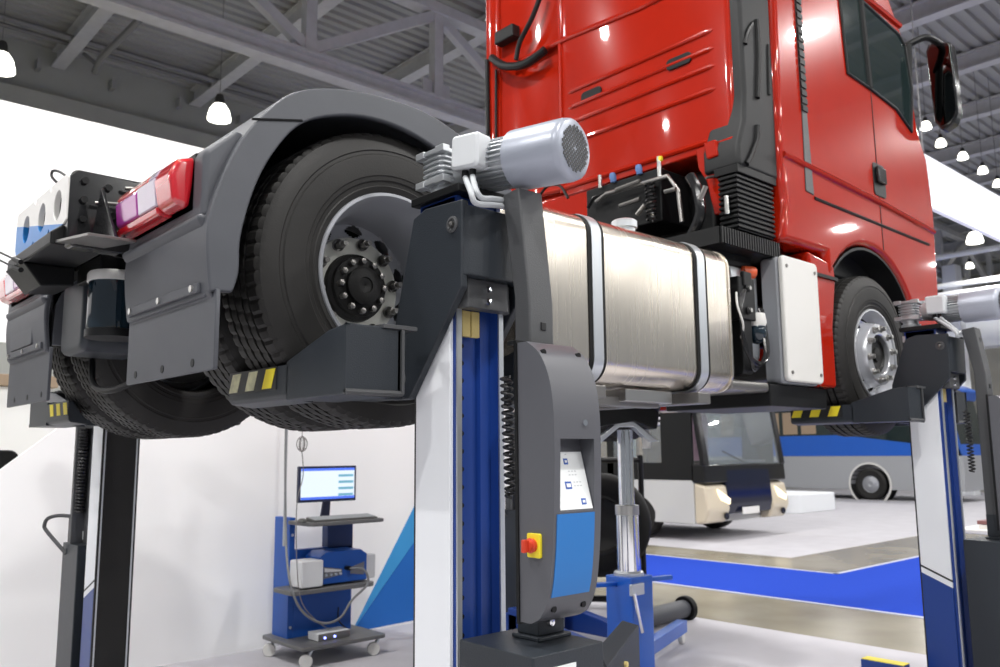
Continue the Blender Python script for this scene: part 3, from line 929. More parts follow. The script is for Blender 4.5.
# --- rear mudguards, lamps and flaps (mirrored about the truck's centre)
outer = sm2([(0.985, 2.10), (0.970, 2.27), (0.995, 2.41), (1.064, 2.578), (1.158, 2.709), (1.255, 2.79), (1.41, 2.842), (1.60, 2.862), (1.795, 2.85), (2.005, 2.775), (2.20, 2.64)], 5)
inner = sm2([(1.055, 2.105), (1.072, 2.17), (1.075, 2.28), (1.114, 2.438), (1.179, 2.574), (1.27, 2.684), (1.41, 2.748), (1.56, 2.772), (1.723, 2.755), (1.90, 2.69), (2.10, 2.56)], 5)
for s in (1, -1):
    def Y(d):
        return YR - 0.03 + d if s == 1 else YL + 0.03 - d
    band = outer + inner[::-1]
    m = MB()
    m.prism(band, 'Y', Y(0), Y(0.025))
    # shell over the pair of tyres: thin curved sheet
    th = [(x + 0.02 * (1 if x < 1.5 else 0), z - 0.02) for x, z in outer]
    m.prism(outer + th[::-1], 'Y', Y(0.012), Y(0.70))
    mg = m.build('mudguard', dark_plastic, truck, bevel=0.010, seg=3, smooth=28)
    # seam across the lip
    MB().tube([(at(252, 119, 'Y', 2.33).x, Y(-0.001), at(252, 119, 'Y', 2.33).z), (1.265, Y(-0.001), 2.69)], 0.004, 6).build('mudguard_seam', black_plastic, mg)
    # rear lamp box on the shell
    m = MB()
    m.prism([(0.965, 2.32), (0.965, 2.53), (1.06, 2.62), (1.12, 2.60), (1.04, 2.36)], 'Y', Y(0.03), Y(0.66))
    m.prism([(0.965, 2.30), (0.95, 2.335), (1.0, 2.345), (1.0, 2.29)], 'Y', Y(0.03), Y(0.70))
    m.build('lamp_housing', dark_plastic, mg, bevel=0.02, seg=3)
    tl = node('tail_lamp', truck)
    lz0, lz1, lx = 2.365, 2.535, 0.90
    lp = [(0.96, lz0), (lx + 0.01, lz0 + 0.015), (lx - 0.005, lz0 + 0.10), (lx + 0.015, lz1 - 0.02), (0.98, lz1)]
    cuts = [(0.02, 0.20, lens_red), (0.203, 0.32, lens_clear), (0.323, 0.60, lens_pink)]
    m = MB()
    m.prism(lp, 'Y', Y(0.11), Y(0.25))
    m.build('lamp_lens', lens_red, tl, bevel=0.018, seg=3)
    hi_ = [(0.96, lz0 + 0.12), (lx - 0.002, lz0 + 0.12), (lx + 0.015, lz1 - 0.02), (0.98, lz1)]
    lo_ = [(0.96, lz0 + 0.03), (lx + 0.006, lz0 + 0.03), (lx - 0.003, lz0 + 0.118), (0.96, lz0 + 0.118)]
    MB().prism(hi_, 'Y', Y(0.242), Y(0.31)).build('lamp_lens', lens_clear, tl, bevel=0.006)
    MB().prism(lo_, 'Y', Y(0.242), Y(0.40)).build('lamp_lens', lens_clear, tl, bevel=0.006)
    MB().prism(hi_, 'Y', Y(0.312), Y(0.61)).build('lamp_lens', lens_pink, tl, bevel=0.012)
    MB().prism(lo_, 'Y', Y(0.402), Y(0.61)).build('lamp_lens', lens_violet, tl, bevel=0.012)
    MB().prism([(0.96, lz0), (lx + 0.012, lz0 + 0.002), (lx + 0.006, lz0 + 0.028), (0.96, lz0 + 0.028)], 'Y', Y(0.242), Y(0.61)).build('lamp_lens', lens_red, tl, bevel=0.008)
    MB().prism([(0.965, lz0 - 0.01), (0.965, lz1 + 0.005), (0.995, lz1 + 0.005), (0.995, lz0 - 0.01)], 'Y', Y(0.095), Y(0.64)).build('lamp_frame', black_plastic, tl, bevel=0.006)
    # skirt (upper flap) and mud flap
    m = MB()
    m.prism(rrect(Y(0.03) if s == 1 else Y(0.70), Y(0.70) if s == 1 else Y(0.03), 2.09, 2.34, 0.02), 'X', 0.985, 1.01)
    fl = m.build('mudguard_skirt', dark_plastic, truck, bevel=0.006)
    m = MB()
    m.box(0.972, 0.99, Y(0.06), Y(0.66), 2.105, 2.135)
    m.build('clamp_strip', dark_plastic, fl, bevel=0.004)
    for d in (0.10, 0.36, 0.62):
        MB().cyl((0.974, Y(d), 2.12), (0.966, Y(d), 2.12), 0.011, n=12).build('screw', steel, fl)
    m = MB()
    m.prism(rrect(Y(-0.01) if s == 1 else Y(0.71), Y(0.71) if s == 1 else Y(-0.01), 1.875, 2.11, 0.008, 2), 'X', 1.0, 1.014)
    mf = m.build('mud_flap', dark_plastic, truck, bevel=0.003)
    for d in (0.14, 0.38, 0.62):
        MB().cyl((1.0, Y(d), 1.905), (0.9985, Y(d), 1.905), 0.013, n=14).build('flap_hole', black_plastic, mf)
    m = MB()
    m.prism([(1.01, 2.12), (1.0, 2.55), (1.2, 2.75), (1.25, 2.75), (1.15, 2.5), (1.12, 2.12)], 'Y', Y(0.66), Y(0.70))
    m.build('mudguard_inner_side', dark_plastic, mg, bevel=0.006)
    MB().prism([(x_ + 0.02 if x_ < 1.5 else x_, z_ - 0.02) for x_, z_ in outer] + [(2.2, 2.42), (1.02, 2.42)], 'Y', Y(0.68), Y(0.70)).build('inner_liner', black_plastic, mg)
    if s == -1:
        m = MB().prism(rrect(Y(0.50), Y(0.10), 2.14, 2.29, 0.02), 'X', 0.972, 0.99)
        m.build('number_recess', dark_plastic, fl, bevel=0.006)

# --- rear cross member with the plate, white above and blue below, tray, brackets, tanks
XP, YP0, YP1, ZP0, ZP1 = 0.80, 3.16, 3.86, 2.445, 2.625
m_ = MB()
N = 28
hz = 2.532
edges = [YP0 - 0.02, 3.36, 3.58, YP1]
for k, cy_ in enumerate((3.26, 3.47, 3.70)):
    a_, b_ = edges[k], edges[k + 1]
    vs, fs = [], []
    for x_ in (XP, XP + 0.02):
        for i in range(N):
            t = 2 * math.pi * (i + 0.5) / N
            c_, s_ = math.cos(t), math.sin(t)
            vs.append((x_, cy_ + 0.050 * c_, hz + 0.056 * s_))
            f_ = min(((b_ - cy_) if c_ > 0 else (cy_ - a_)) / abs(c_), ((ZP1 - hz) if s_ > 0 else (hz - ZP0)) / abs(s_))
            vs.append((x_, cy_ + f_ * c_, hz + f_ * s_))
    for i in range(N):
        j = (i + 1) % N
        fs += [(2 * i, 2 * j, 2 * j + 1, 2 * i + 1), (2 * N + 2 * i, 2 * N + 2 * i + 1, 2 * N + 2 * j + 1, 2 * N + 2 * j),
               (2 * i, 2 * N + 2 * i, 2 * N + 2 * j, 2 * j), (2 * i + 1, 2 * j + 1, 2 * N + 2 * j + 1, 2 * N + 2 * i + 1)]
    m_.add(vs, fs)
rp = m_.build('rear_plate', [plate_white, plate_blue], truck, smooth=20)
bm = bmesh.new()
bm.from_mesh(rp.data)
bmesh.ops.bisect_plane(bm, geom=bm.verts[:] + bm.edges[:] + bm.faces[:], plane_co=(0, 3.86 - OFF.y, 2.575 - OFF.z), plane_no=(0, -0.19, 1))
for f in bm.faces:
    q_ = f.calc_center_median()
    if q_.z - (2.575 - OFF.z) < 0.19 * (q_.y - (3.86 - OFF.y)):
        f.material_index = 1
bm.to_mesh(rp.data)
bm.free()
m = MB()
m.prism(rrect(XP + 0.005, 1.75, 2.36, 2.64, 0.03), 'Y', 3.13, 3.20)
m.box(XP + 0.02, 1.0, 3.88, 3.94, 2.36, 2.63)
m.box(XP + 0.03, 1.0, 3.18, 3.9, 2.40, 2.622)
fe = m.build('frame_end', black_gloss, truck, bevel=0.008)
for x_, z_ in ((0.85, 2.60), (0.85, 2.53), (0.85, 2.46), (0.93, 2.59), (0.95, 2.49), (1.03, 2.56), (1.05, 2.46), (1.13, 2.59), (0.90, 2.42), (1.16, 2.50), (1.0, 2.42)):
    MB().cyl((x_, 3.13, z_), (x_, 3.115, z_), 0.013, n=6).build('frame_bolt', black_plastic, fe)
MB().tube([(0.88, 3.10, 2.52), (0.97, 3.09, 2.53), (1.04, 3.10, 2.525)], 0.007, 8).build('frame_pipe', steel_dark, fe)
MB().tube([(0.98, 3.10, 2.595), (1.1, 3.08, 2.60), (1.25, 3.10, 2.60)], 0.007, 8).build('frame_pipe', steel_dark, fe)
m = MB()
m.prism([(0.80, 2.443), (0.765, 2.415), (0.765, 2.37), (0.95, 2.37), (0.95, 2.443)], 'Y', 3.18, 3.80)
m.prism([(0.765, 2.37), (0.83, 2.285), (0.95, 2.30), (0.95, 2.37)], 'Y', 3.55, 3.80)
m.build('rear_tray', black_plastic, truck, bevel=0.006)
m = MB()
m.prism([(3.18, 2.385), (3.18, 2.375), (2.80, 2.325), (2.80, 2.335)], 'X', 0.78, 0.93)
m.build('rear_bracket', steel_dark, truck, bevel=0.002)
m = MB().prism([(2.86, 2.345), (3.12, 2.385), (3.04, 2.56)], 'X', 0.88, 0.89)
m.build('rear_gusset', black_gloss, truck, bevel=0.002)
MB().prism(rrect(3.66, 3.98, 2.06, 2.38, 0.05), 'X', 1.02, 1.30).build('reservoir', lift_dark, truck, bevel=0.03, seg=3)
m = MB()
m.lathe([(0.001, -0.12), (0.07, -0.118), (0.095, -0.10), (0.10, -0.08), (0.10, 0.12)], (1.08, 3.46, 2.21), (0, 0, 1), 28)
fb = m.build('filter_bowl', bowl_glass, truck)
MB().lathe([(0.10, 0.10), (0.106, 0.10), (0.106, 0.13), (0.10, 0.14), (0.001, 0.145)], (1.08, 3.46, 2.21), (0, 0, 1), 28).build('bowl_clamp', plate_white, fb)
MB().lathe([(0.001, -0.122), (0.105, -0.12), (0.105, -0.09), (0.10, -0.088)], (1.08, 3.46, 2.21), (0, 0, 1), 28).build('bowl_clamp', black_plastic, fb)
m = MB()
m.box(1.0, 1.15, 3.40, 3.70, 2.33, 2.44)
m.cyl((0.98, 3.62, 2.40), (0.97, 3.62, 2.40), 0.03)
m.build('filter_head', black_plastic, truck, bevel=0.01)
a = at(75, 178, 'X', 0.95)
MB().tube(smooth_path([at(72, 193, 'X', 0.82), at(60, 185, 'X', 0.81), at(52, 177, 'X', 0.80), at(53, 171, 'X', 0.80), at(60, 172, 'X', 0.81), at(71, 180, 'X', 0.82)]), 0.005, 6).build('wire_loop', cable_black, truck)
for k in range(2):
    MB().tube([at(20, 262 + k * 8, 'X', 0.75), at(-30, 238 + k * 8, 'X', 0.68)], 0.004, 6).build('rear_cable', cable_black, truck)
    MB().tube([at(21, 262 + k * 8, 'X', 0.75), at(14, 259 + k * 8, 'X', 0.74)], 0.010, 8).build('cable_plug', black_plastic, truck)
MB().tube(smooth_path([(1.15, 3.95, 2.05), (1.12, 3.8, 1.93), (1.14, 3.6, 1.90), (1.2, 3.42, 1.95)]), 0.014, 8).build('brake_hose', black_plastic, truck)
done()

# ================================================================= COLUMN LIFTS
LX, LY = 1.69, 2.05


def stripes(par, x, y0, y1, z0, z1, worn=False, s=1):
    """Hazard stripes on the outer face of a fork tine."""
    MB().box(x - 0.003, x + 0.003, y0, y1, z0, z1).build('warning_plate', stripe_black, par)
    n = 3
    L = (y1 - y0)
    w_ = L / 5.2
    m = MB()
    for k in range(n):
        a = y1 - 0.004 - k * w_ * 1.85
        h = z1 - z0
        lo, hi = a - w_ * 0.95, a
        if lo - h * 0.35 < y0:
            lo = max(lo, y0 + 0.36 * h)
        m.prism([(hi, z0 + 0.006), (lo, z0 + 0.006), (lo - h * 0.35, z1 - 0.006), (hi - h * 0.35, z1 - 0.006)], 'X', x - 0.0045 * s, x - 0.002 * s, 1 if (worn and k < 2) else 0)
    m.build('warning_stripe', [yellow, yellow_worn], par)


def column_lift(loc, label, group, control=True, motor_dir=(0.174, -0.985, -0.05), rot=0.0, hd=0.0):
    t = thing('wheel_lift', (LX, LY, 0), label, 'lift', group)
    # mast: channel open away from the truck
    m = MB()
    cs = [(1.600, 2.145), (1.600, 1.958), (1.616, 1.958), (1.618, 1.985), (1.672, 1.985), (1.676, 2.000), (1.71, 2.000), (1.715, 1.985), (1.757, 1.985),
          (1.760, 1.975), (1.764, 1.958), (1.780, 1.958), (1.780, 2.145)]
    m.prism(cs, 'Z', 0.12, 2.425 + hd)
    for k in range(34):
        z_ = 0.30 + k * 0.0535
        m.lathe([(0.0075, 0.0), (0.0075, 0.002), (0.0005, 0.002)], (1.640, 1.985, z_), (0, -1, 0), 10, 1)
    mast = m.build('mast', [lift_blue, black_plastic], t, smooth=30)
    for x_ in (1.596, 1.766):
        MB().box(x_, x_ + 0.018, 1.952, 1.958, 0.12, 2.40 + hd).build('mast_edge_strip', strap_m, t)
    m = MB()
    m.box(1.605, 1.775, 2.145, 2.151, 0.15, 2.38 + hd)
    m.build('mast_back_plate', hub_black, t)
    for x_ in (1.598, 1.774):
        MB().box(x_, x_ + 0.008, 2.140, 2.156, 0.12, 2.40 + hd).build('mast_edge_strip', strap_m, t)
    # side covers: white above, stripe, blue below
    for x0_, x1_ in ((1.586, 1.599), (1.781, 1.794)):
        def slab(poly, mm, nm):
            MB().prism(poly, 'X', x0_, x1_).build(nm, mm, t, bevel=0.002)
        ya, yb = 1.975, 2.145
        slab([(ya, 0.880), (yb, 0.955), (yb, 2.34 + hd), (ya, 2.34 + hd)], lift_white, 'side_cover')
        slab([(ya, 0.868), (yb, 0.943), (yb, 0.955), (ya, 0.880)], stripe_black, 'side_cover_line')
        slab([(ya, 0.835), (yb, 0.910), (yb, 0.943), (ya, 0.868)], lift_white, 'side_cover_line')
        slab([(ya, 0.15), (yb, 0.15), (yb, 0.910), (ya, 0.835)], lift_blue, 'side_cover')
        MB().box(x0_ + 0.001, x1_ - 0.001, yb, yb + 0.008, 0.12, 2.36 + hd).build('mast_edge_strip', stripe_black, t)
    # head: blue neck and black slab
    MB().box(1.60, 1.78, 1.965, 2.14, 2.22, 2.425 + hd).build('mast_head', lift_blue, t, bevel=0.004)
    MB().box(1.575, 1.805, 1.92, 2.165, 2.425 + hd, 2.452 + hd).build('head_plate', black_plastic, t, bevel=0.004)
    # carriage: two side plates, front box, cross plate
    side = [(1.88, 2.385 + hd), (2.06, 2.395 + hd), (2.125, 2.375 + hd), (2.225, 2.03), (2.235, 1.80), (2.14, 1.80), (1.885, 2.12 + hd)]
    for xa, xb in ((1.556, 1.582), (1.798, 1.824)):
        MB().prism(side, 'X', xa, xb).build('carriage_plate', lift_dark, t, bevel=0.005)
    m = MB()
    m.prism([(1.56, 1.885), (1.585, 1.872), (1.785, 1.872), (1.82, 1.885), (1.82, 1.95), (1.56, 1.95)], 'Z', 2.155 + hd, 2.37 + hd)
    m.build('carriage_front', lift_dark, t, bevel=0.006)
    m = MB()
    m.prism([(1.588, 1.93), (1.60, 1.905), (1.76, 1.905), (1.792, 1.93), (1.792, 1.952), (1.588, 1.952)], 'Z', 2.065 + hd, 2.155 + hd)
    cp = m.build('carriage_crossplate', lift_grey, t, bevel=0.004)
    for z_ in (2.088 + hd, 2.125 + hd):
        MB().lathe([(0.0005, 0.016), (0.010, 0.014), (0.012, 0.0)], (1.672, 1.905, z_), (0, -1, 0), 12).build('bolt', chrome, cp)
    for x_ in (1.625, 1.662):
        MB().box(x_, x_ + 0.032, 1.962, 1.978, 1.985 + hd, 2.066 + hd).build('guide_block', gold, t, bevel=0.002)
    for (y_, z_) in ((1.925, 2.315 + hd), (2.185, 1.865)):
        MB().lathe([(0.026, 0), (0.026, 0.004), (0.018, 0.006), (0.016, 0.001), (0.001, 0.001)], (1.556, y_, z_), (-1, 0, 0), 20).build('roller_axle', lift_grey, t)
        MB().lathe([(0.001, 0.012), (0.009, 0.010), (0.010, 0.0)], (1.556, y_, z_), (-1, 0, 0), 6).build('bolt', steel_dark, t)
    # forks
    for s in (1, -1):
        def X(x):
            return x if s == 1 else 2 * LX - x
        m = MB()
        m.prism([(2.004, 1.795), (2.004, 1.995), (2.10, 1.985), (2.345, 1.915), (2.345, 1.795)], 'X', X(1.24), X(1.265))
        m.prism([(2.004, 1.795), (2.004, 1.995), (2.024, 1.995), (2.024, 1.795)], 'X', X(1.24), X(1.43))
        m.prism([(2.004, 1.795), (2.345, 1.795), (2.345, 1.815), (2.004, 1.815)], 'X', X(1.25), X(1.43))
        m.prism([(2.004, 1.795), (2.004, 1.992), (2.30, 1.92), (2.30, 1.795)], 'X', X(1.41), X(1.43))
        m.prism([(2.19, 1.80), (2.19, 1.93), (2.33, 1.90), (2.33, 1.80)], 'X', X(1.43), X(1.56))
        m.prism([(2.02, 1.99), (2.30, 1.92), (2.30, 1.905), (2.02, 1.975)], 'X', X(1.26), X(1.36))
        fk = m.build('fork', lift_dark, t, bevel=0.006)
        MB().box(min(X(1.36), X(1.48)), max(X(1.36), X(1.48)), 1.996, 2.06, 1.990, 2.003).build('fork_gusset', lift_grey, fk, bevel=0.002)
        MB().box(min(X(1.424), X(1.434)), max(X(1.424), X(1.434)), 1.994, 2.006, 1.80, 1.99).build('fork_gusset', lift_grey, fk, bevel=0.002)
        MB().tube([(X(1.24), 2.004, 1.803), (X(1.43), 2.004, 1.803)], 0.009, 8).build('weld_seam', lift_grey, fk)
        m = MB()
        m.prism([(X(1.24), 1.812), (X(1.24), 1.905), (X(1.255), 1.905), (X(1.33), 1.80), (X(1.33), 1.79), (X(1.25), 1.80)], 'Y', 2.33, 2.74)
        tn = m.build('fork_tine', lift_dark, t, bevel=0.004)
        if s == (1 if abs(rot) < 1 else -1):
            if s == 1:
                stripes(tn, 1.24, 2.40, 2.735, 1.832, 1.905, worn=(hd == 0.0))
            else:
                stripes(tn, X(1.24), 2.40, 2.735, 1.832, 1.905, s=-1)
    # drive: worm gearbox and geared motor on the head
    g = V((1.69, 2.135, 2.452 + hd))
    m = MB()
    m.lathe([(0.055, 0), (0.058, 0.025), (0.045, 0.03), (0.045, 0.05)], g, (0, 0, 1), 24)
    gb = m.build('gearbox', cast_alu, t, bevel=0.003)
    m = MB()
    for k in range(7):
        z_ = g.z + 0.055 + k * 0.017
        w_ = 0.062 if k in (0, 6) else 0.056
        m.prism(rrect(g.x - w_, g.x + w_, g.y - w_, g.y + w_, 0.02), 'Z', z_, z_ + (0.016 if k in (0, 6) else 0.008))
    m.prism(rrect(g.x - 0.045, g.x + 0.045, g.y - 0.045, g.y + 0.045, 0.02), 'Z', g.z + 0.05, g.z + 0.175)
    for dx in (-0.05, 0.05):
        for z_ in (0.055, 0.157):
            m.box(g.x + dx - 0.014, g.x + dx + 0.014, g.y + 0.03, g.y + 0.075, g.z + z_ - 0.004, g.z + z_ + 0.020)
            m.box(g.x + dx - 0.014, g.x + dx + 0.014, g.y - 0.075, g.y - 0.03, g.z + z_ - 0.004, g.z + z_ + 0.020)
    m.build('gearbox_housing', cast_alu, gb, bevel=0.003)
    d = V(motor_dir).normalized()
    o = g + V((0, 0, 0.098)) + d * 0.082
    sx = d.cross(V((0, 0, 1))).normalized()
    uz = sx.cross(d)
    m = MB()
    MS = 1.18
    def ml(p_):
        return [(r_ * MS, h_ * 1.0) for r_, h_ in p_]
    m.lathe(ml([(0.001, 0.0), (0.045, 0.0), (0.052, 0.04), (0.052, 0.075), (0.070, 0.078), (0.070, 0.10), (0.056, 0.103), (0.056, 0.27), (0.001, 0.27)]), o, d, 32)
    for k in range(30):
        a = 2 * math.pi * k / 30
        e = sx * math.cos(a) + uz * math.sin(a)
        q = d.cross(e) * 0.0022
        p0, p1 = o + d * 0.105, o + d * 0.262
        ra, rb = 0.054 * MS, 0.070 * MS
        m.add([p0 + e * ra - q, p1 + e * ra - q, p1 + e * rb - q, p0 + e * rb - q, p0 + e * ra + q, p1 + e * ra + q, p1 + e * rb + q, p0 + e * rb + q],
              [(0, 1, 2, 3), (7, 6, 5, 4), (0, 4, 5, 1), (3, 2, 6, 7), (0, 3, 7, 4), (1, 5, 6, 2)])
    mo = m.build('motor', cast_alu, t, smooth=30)
    m = MB()
    m.lathe(ml([(0.070, 0.225), (0.080, 0.228), (0.081, 0.41), (0.078, 0.428), (0.070, 0.436), (0.001, 0.437)]), o, d, 48)
    fc = m.build('fan_cover', motor_paint, mo, smooth=40)
    m = MB()
    st = 0.0148
    for i in range(-9, 10):
        for j in range(-9, 10):
            u_, v_ = (i + j) * st * 0.5, (i - j) * st * 0.5
            if math.hypot(u_, v_) > 0.070 or math.hypot(u_, v_) < 0.009:
                continue
            m.lathe([(0.0001, 0.0), (0.0060, 0.0), (0.0060, -0.001)], o + d * 0.4382 + sx * u_ + uz * v_, d, 4)
    m.build('fan_grille', stripe_black, fc)
    # junction box and conduits
    m = MB()
    q = o + d * 0.115 + sx * 0.0
    bxs = []
    s_side = -1.0
    ctr = o + d * 0.100 - sx * (-0.085) * 1.0
    ctr = o + d * 0.105 + (-sx if sx.x > 0 else sx) * 0.092 + uz * 0.02
    bs = (-sx if sx.x > 0 else sx)
    loops = []
    for k_, (ins, dep) in enumerate(((0.0, -0.035), (0.0, 0.022), (0.008, 0.03))):
        loops.append([ctr + bs * dep + d * a_ + uz * b_ for a_, b_ in rrect(-0.055 + ins, 0.055 - ins, -0.055 + ins, 0.055 - ins, 0.012)])
    m.loft(loops)
    jb = m.build('junction_box', jbox, mo, bevel=0.002)
    for k in range(2):
        st_ = ctr + d * (-0.015 + 0.03 * k) - uz * 0.05
        end = V((1.72 + 0.012 * k, 1.86, 2.455 + hd + 0.016 * k))
        MB().cyl(st_ + uz * 0.005, st_ - uz * 0.03, 0.011, n=10).build('cable_gland', black_plastic, jb)
        hv = V((0, 0, hd))
        q0 = st_ - uz * 0.026
        q1 = at(471 + 5 * k, 192 - 2 * k, 'Y', 1.84) + hv
        q2 = at(476 + 6 * k, 203 - 5 * k, 'Y', 1.83) + hv
        q3 = at(494, 205 - 6 * k, 'Y', 1.84) + hv
        q4 = at(514, 208 - 6 * k, 'Y', 1.865) + hv
        MB().tube(smooth_path([q0, q1, q2, q3, q4]), 0.0092, 10).build('conduit', hose_grey, jb)
    # power unit at the foot
    bz = 1.12
    m = MB()
    m.prism(rrect(1.545, 1.815, 1.59, 1.885, 0.004, 1), 'Z', 0.10, bz)
    pu = m.build('power_unit', lift_dark, t, bevel=0.004)
    if control:
        MB().box(1.585, 1.70, 1.587, 1.592, 0.95, 1.085).build('rating_label', sticker_white, pu)
    m = MB()
    m.prism([(1.70, 1.18), (1.78, 1.135), (1.78, 0.5), (1.70, 0.5)], 'X', 1.82, 1.86)
    # base: two legs under the wheel with rollers
    for s in (1, -1):
        def X(x):
            return x if s == 1 else 2 * LX - x
        a_, b_ = sorted((X(1.36), X(1.46)))
        lg = MB().prism([(1.85, 0.06), (1.85, 0.26), (2.2, 0.24), (2.95, 0.13), (2.95, 0.06)], 'X', a_, b_).build('base_leg', lift_blue, t, bevel=0.01)
        lc = None if not (control and s == 1) else MB().box(a_ - 0.01, b_ - 0.02, 2.19, 2.44, 0.20, 0.405).build('leg_cover', lift_blue, lg, bevel=0.006)
        if lc:
            MB().box(a_ - 0.006, b_ - 0.024, 2.19, 2.436, 0.405, 0.409).build('leg_marking', yellow, lc)
        MB().lathe([(0.001, -0.04), (0.055, -0.04), (0.06, -0.03), (0.06, 0.03), (0.055, 0.04), (0.001, 0.04)], ((a_ + b_) / 2, 2.88, 0.06), (1, 0, 0), 20).build('base_roller', rubber2, lg)
        MB().lathe([(0.001, -0.04), (0.085, -0.04), (0.09, -0.03), (0.09, 0.03), (0.085, 0.04), (0.001, 0.04)], (X(1.56), 1.70, 0.09), (1, 0, 0), 20).build('base_wheel', rubber2, t)
    MB().box(1.36, 2.02, 1.88, 2.0, 0.10, 0.30).build('base_beam', lift_blue, t, bevel=0.01)
    if control:
        # bent post, control box, switch, cable
        post = [(1.86, 2.42), (1.775, 2.42), (1.718, 2.07), (1.708, 1.95), (1.708, 1.12), (1.765, 1.12), (1.765, 1.96), (1.80, 2.10)]
        m = MB()
        m.prism([(1.775, 2.425 + hd), (1.850, 2.415 + hd), (1.800, 2.09), (1.800, 1.93), (1.735, 1.93), (1.735, 2.07)], 'X', 1.69, 1.79)
        m.prism([(1.735, 1.94), (1.800, 1.94), (1.800, bz + 0.02), (1.735, bz + 0.02)], 'X', 1.69, 1.79)
        po = m.build('post', lift_grey, t, bevel=0.007)
        for z_, y_ in ((2.28, 1.766), (2.0, 1.735)):
            MB().box(1.735, 1.755, y_ - 0.004, y_ + 0.006, z_ - 0.012, z_ + 0.012).build('post_bolt', stripe_black, po, bevel=0.002)
        m = MB()
        m.box(1.675, 1.805, 1.70, 1.81, bz, bz + 0.012)
        m.box(1.688, 1.792, 1.715, 1.80, bz + 0.012, 1.26)
        pf = m.build('post_foot', lift_dark, t, bevel=0.004)
        MB().lathe([(0.001, 0.010), (0.010, 0.009), (0.012, 0.0)], (1.735, 1.715, 1.165), (0, -1, 0), 12).build('bolt', chrome, pf)
        XA, XB = 1.615, 1.80
        front = sm2([(1.672, 1.938), (1.622, 1.900), (1.588, 1.835), (1.573, 1.755), (1.570, 1.66), (1.572, 1.57), (1.576, 1.47), (1.584, 1.36), (1.600, 1.265), (1.630, 1.205), (1.668, 1.182)], 5)
        full = [(1.712, 1.938)] + front + [(1.712, 1.182)]
        # housing made of a left shell, right shell and the recessed middle
        def fy(z):
            for (ya, za), (yb, zb) in zip(front, front[1:]):
                if zb <= z <= za:
                    return ya + (yb - ya) * (z - za) / (zb - za)
            return 1.7
        RZ0, RZ1, RA, RB = 1.475, 1.668, 1.637, 1.772
        m = MB()
        m.prism(full, 'X', XA, RA)
        m.prism(full, 'X', RB, XB)
        up_ = [(y_, z_) for y_, z_ in full if z_ > RZ1]
        i1 = len([1 for y_, z_ in front if z_ > RZ1])
        top = [(1.712, 1.938)] + front[:i1] + [(fy(RZ1), RZ1), (1.712, RZ1)]
        bot = [(1.712, RZ0), (fy(RZ0), RZ0)] + [p_ for p_ in front if p_[1] < RZ0] + [(1.712, 1.182)]
        mid = [(1.712, RZ1), (fy(RZ1) + 0.055, RZ1), (fy(RZ1) + 0.05, RZ1 - 0.03), (fy(RZ0) + 0.001, RZ0), (1.712, RZ0)]
        for pl in (top, bot, mid):
            m.prism(pl, 'X', RA, RB)
        cb = m.build('control_box', ctrl_grey, t, smooth=40)
        m = MB()
        m.prism([(a_ + (0.006 if False else 0), b_) for a_, b_ in [(1.720, 1.945), (1.709, 1.945), (1.709, 1.176), (1.720, 1.176)]], 'X', XA - 0.004, XB + 0.004)
        m.build('rear_gasket', black_plastic, cb)

        def on_panel(t_):       # point on the slanted recess floor, 0 bottom .. 1 top
            y0_, z0_ = fy(RZ0) + 0.001, RZ0
            y1_, z1_ = fy(RZ1) + 0.05, RZ1 - 0.03
            return y0_ + (y1_ - y0_) * t_ - 0.0015, z0_ + (z1_ - z0_) * t_

        def decal(xa, xb, ta, tb, mm, nm, par, lift=0.0):
            (ya, za), (yb, zb) = on_panel(ta), on_panel(tb)
            MB().prism([(ya - lift, za), (yb - lift, zb), (yb - lift + 0.0012, zb), (ya - lift + 0.0012, za)], 'X', xa, xb).build(nm, mm, par)
        decal(RA + 0.004, RB - 0.004, 0.03, 0.97, sticker_white, 'control_label', cb)
        lab = [c_ for c_ in cb.children if c_.name.startswith('control_label')][0]
        for xa, xb, ta, tb in ((1.648, 1.662, 0.78, 0.88), (1.690, 1.706, 0.76, 0.86), (1.678, 1.702, 0.36, 0.48), (1.728, 1.746, 0.10, 0.20)):
            decal(xa, xb, ta, tb, icon_blue, 'control_icon', lab, 0.001)
            decal(xa + 0.004, xb - 0.004, ta + 0.03, tb - 0.03, sticker_white, 'control_icon_centre', lab, 0.002)
        for xa, ta in ((1.700, 0.64), (1.712, 0.64), (1.724, 0.64), (1.700, 0.58), (1.712, 0.58), (1.724, 0.58), (1.712, 0.46), (1.724, 0.46), (1.736, 0.46), (1.712, 0.40), (1.724, 0.40), (1.736, 0.40), (1.66, 0.92), (1.70, 0.92)):
            decal(xa, xa + 0.006, ta, ta + 0.016, hose_grey, 'control_mark', lab, 0.001)
        # blue foil below, following the curve
        fz = [1.47 - 0.215 * k / 8 for k in range(9)]
        fl_ = [(fy(z_) - 0.0025, z_) for z_ in fz]
        fb_ = [(fy(z_) + 0.001, z_) for z_ in fz]
        MB().prism(fl_ + fb_[::-1], 'X', RA - 0.012, RB).build('blue_foil', sticker_blue, cb)
        for x_, z_ in ((1.635, 1.905), (1.775, 1.905), (1.735, 1.712), (1.65, 1.222), (1.765, 1.222)):
            y_ = fy(z_)
            MB().cyl((x_, y_ + 0.004, z_), (x_, y_ - 0.004, z_), 0.009, n=12).build('housing_screw', black_plastic if z_ != 1.712 else chrome, cb)
        es = node('main_switch', t)
        MB().prism(rrect(1.622, 1.672, 1.355, 1.418, 0.005), 'X', XA - 0.008, XA).build('switch_plate', yellow, es, bevel=0.001)
        MB().lathe([(0.018, 0.0), (0.020, 0.010), (0.016, 0.012), (0.016, 0.022), (0.001, 0.023)], (XA - 0.008, 1.650, 1.387), (-1, 0, 0), 20).build('switch_knob', estop_red, es)
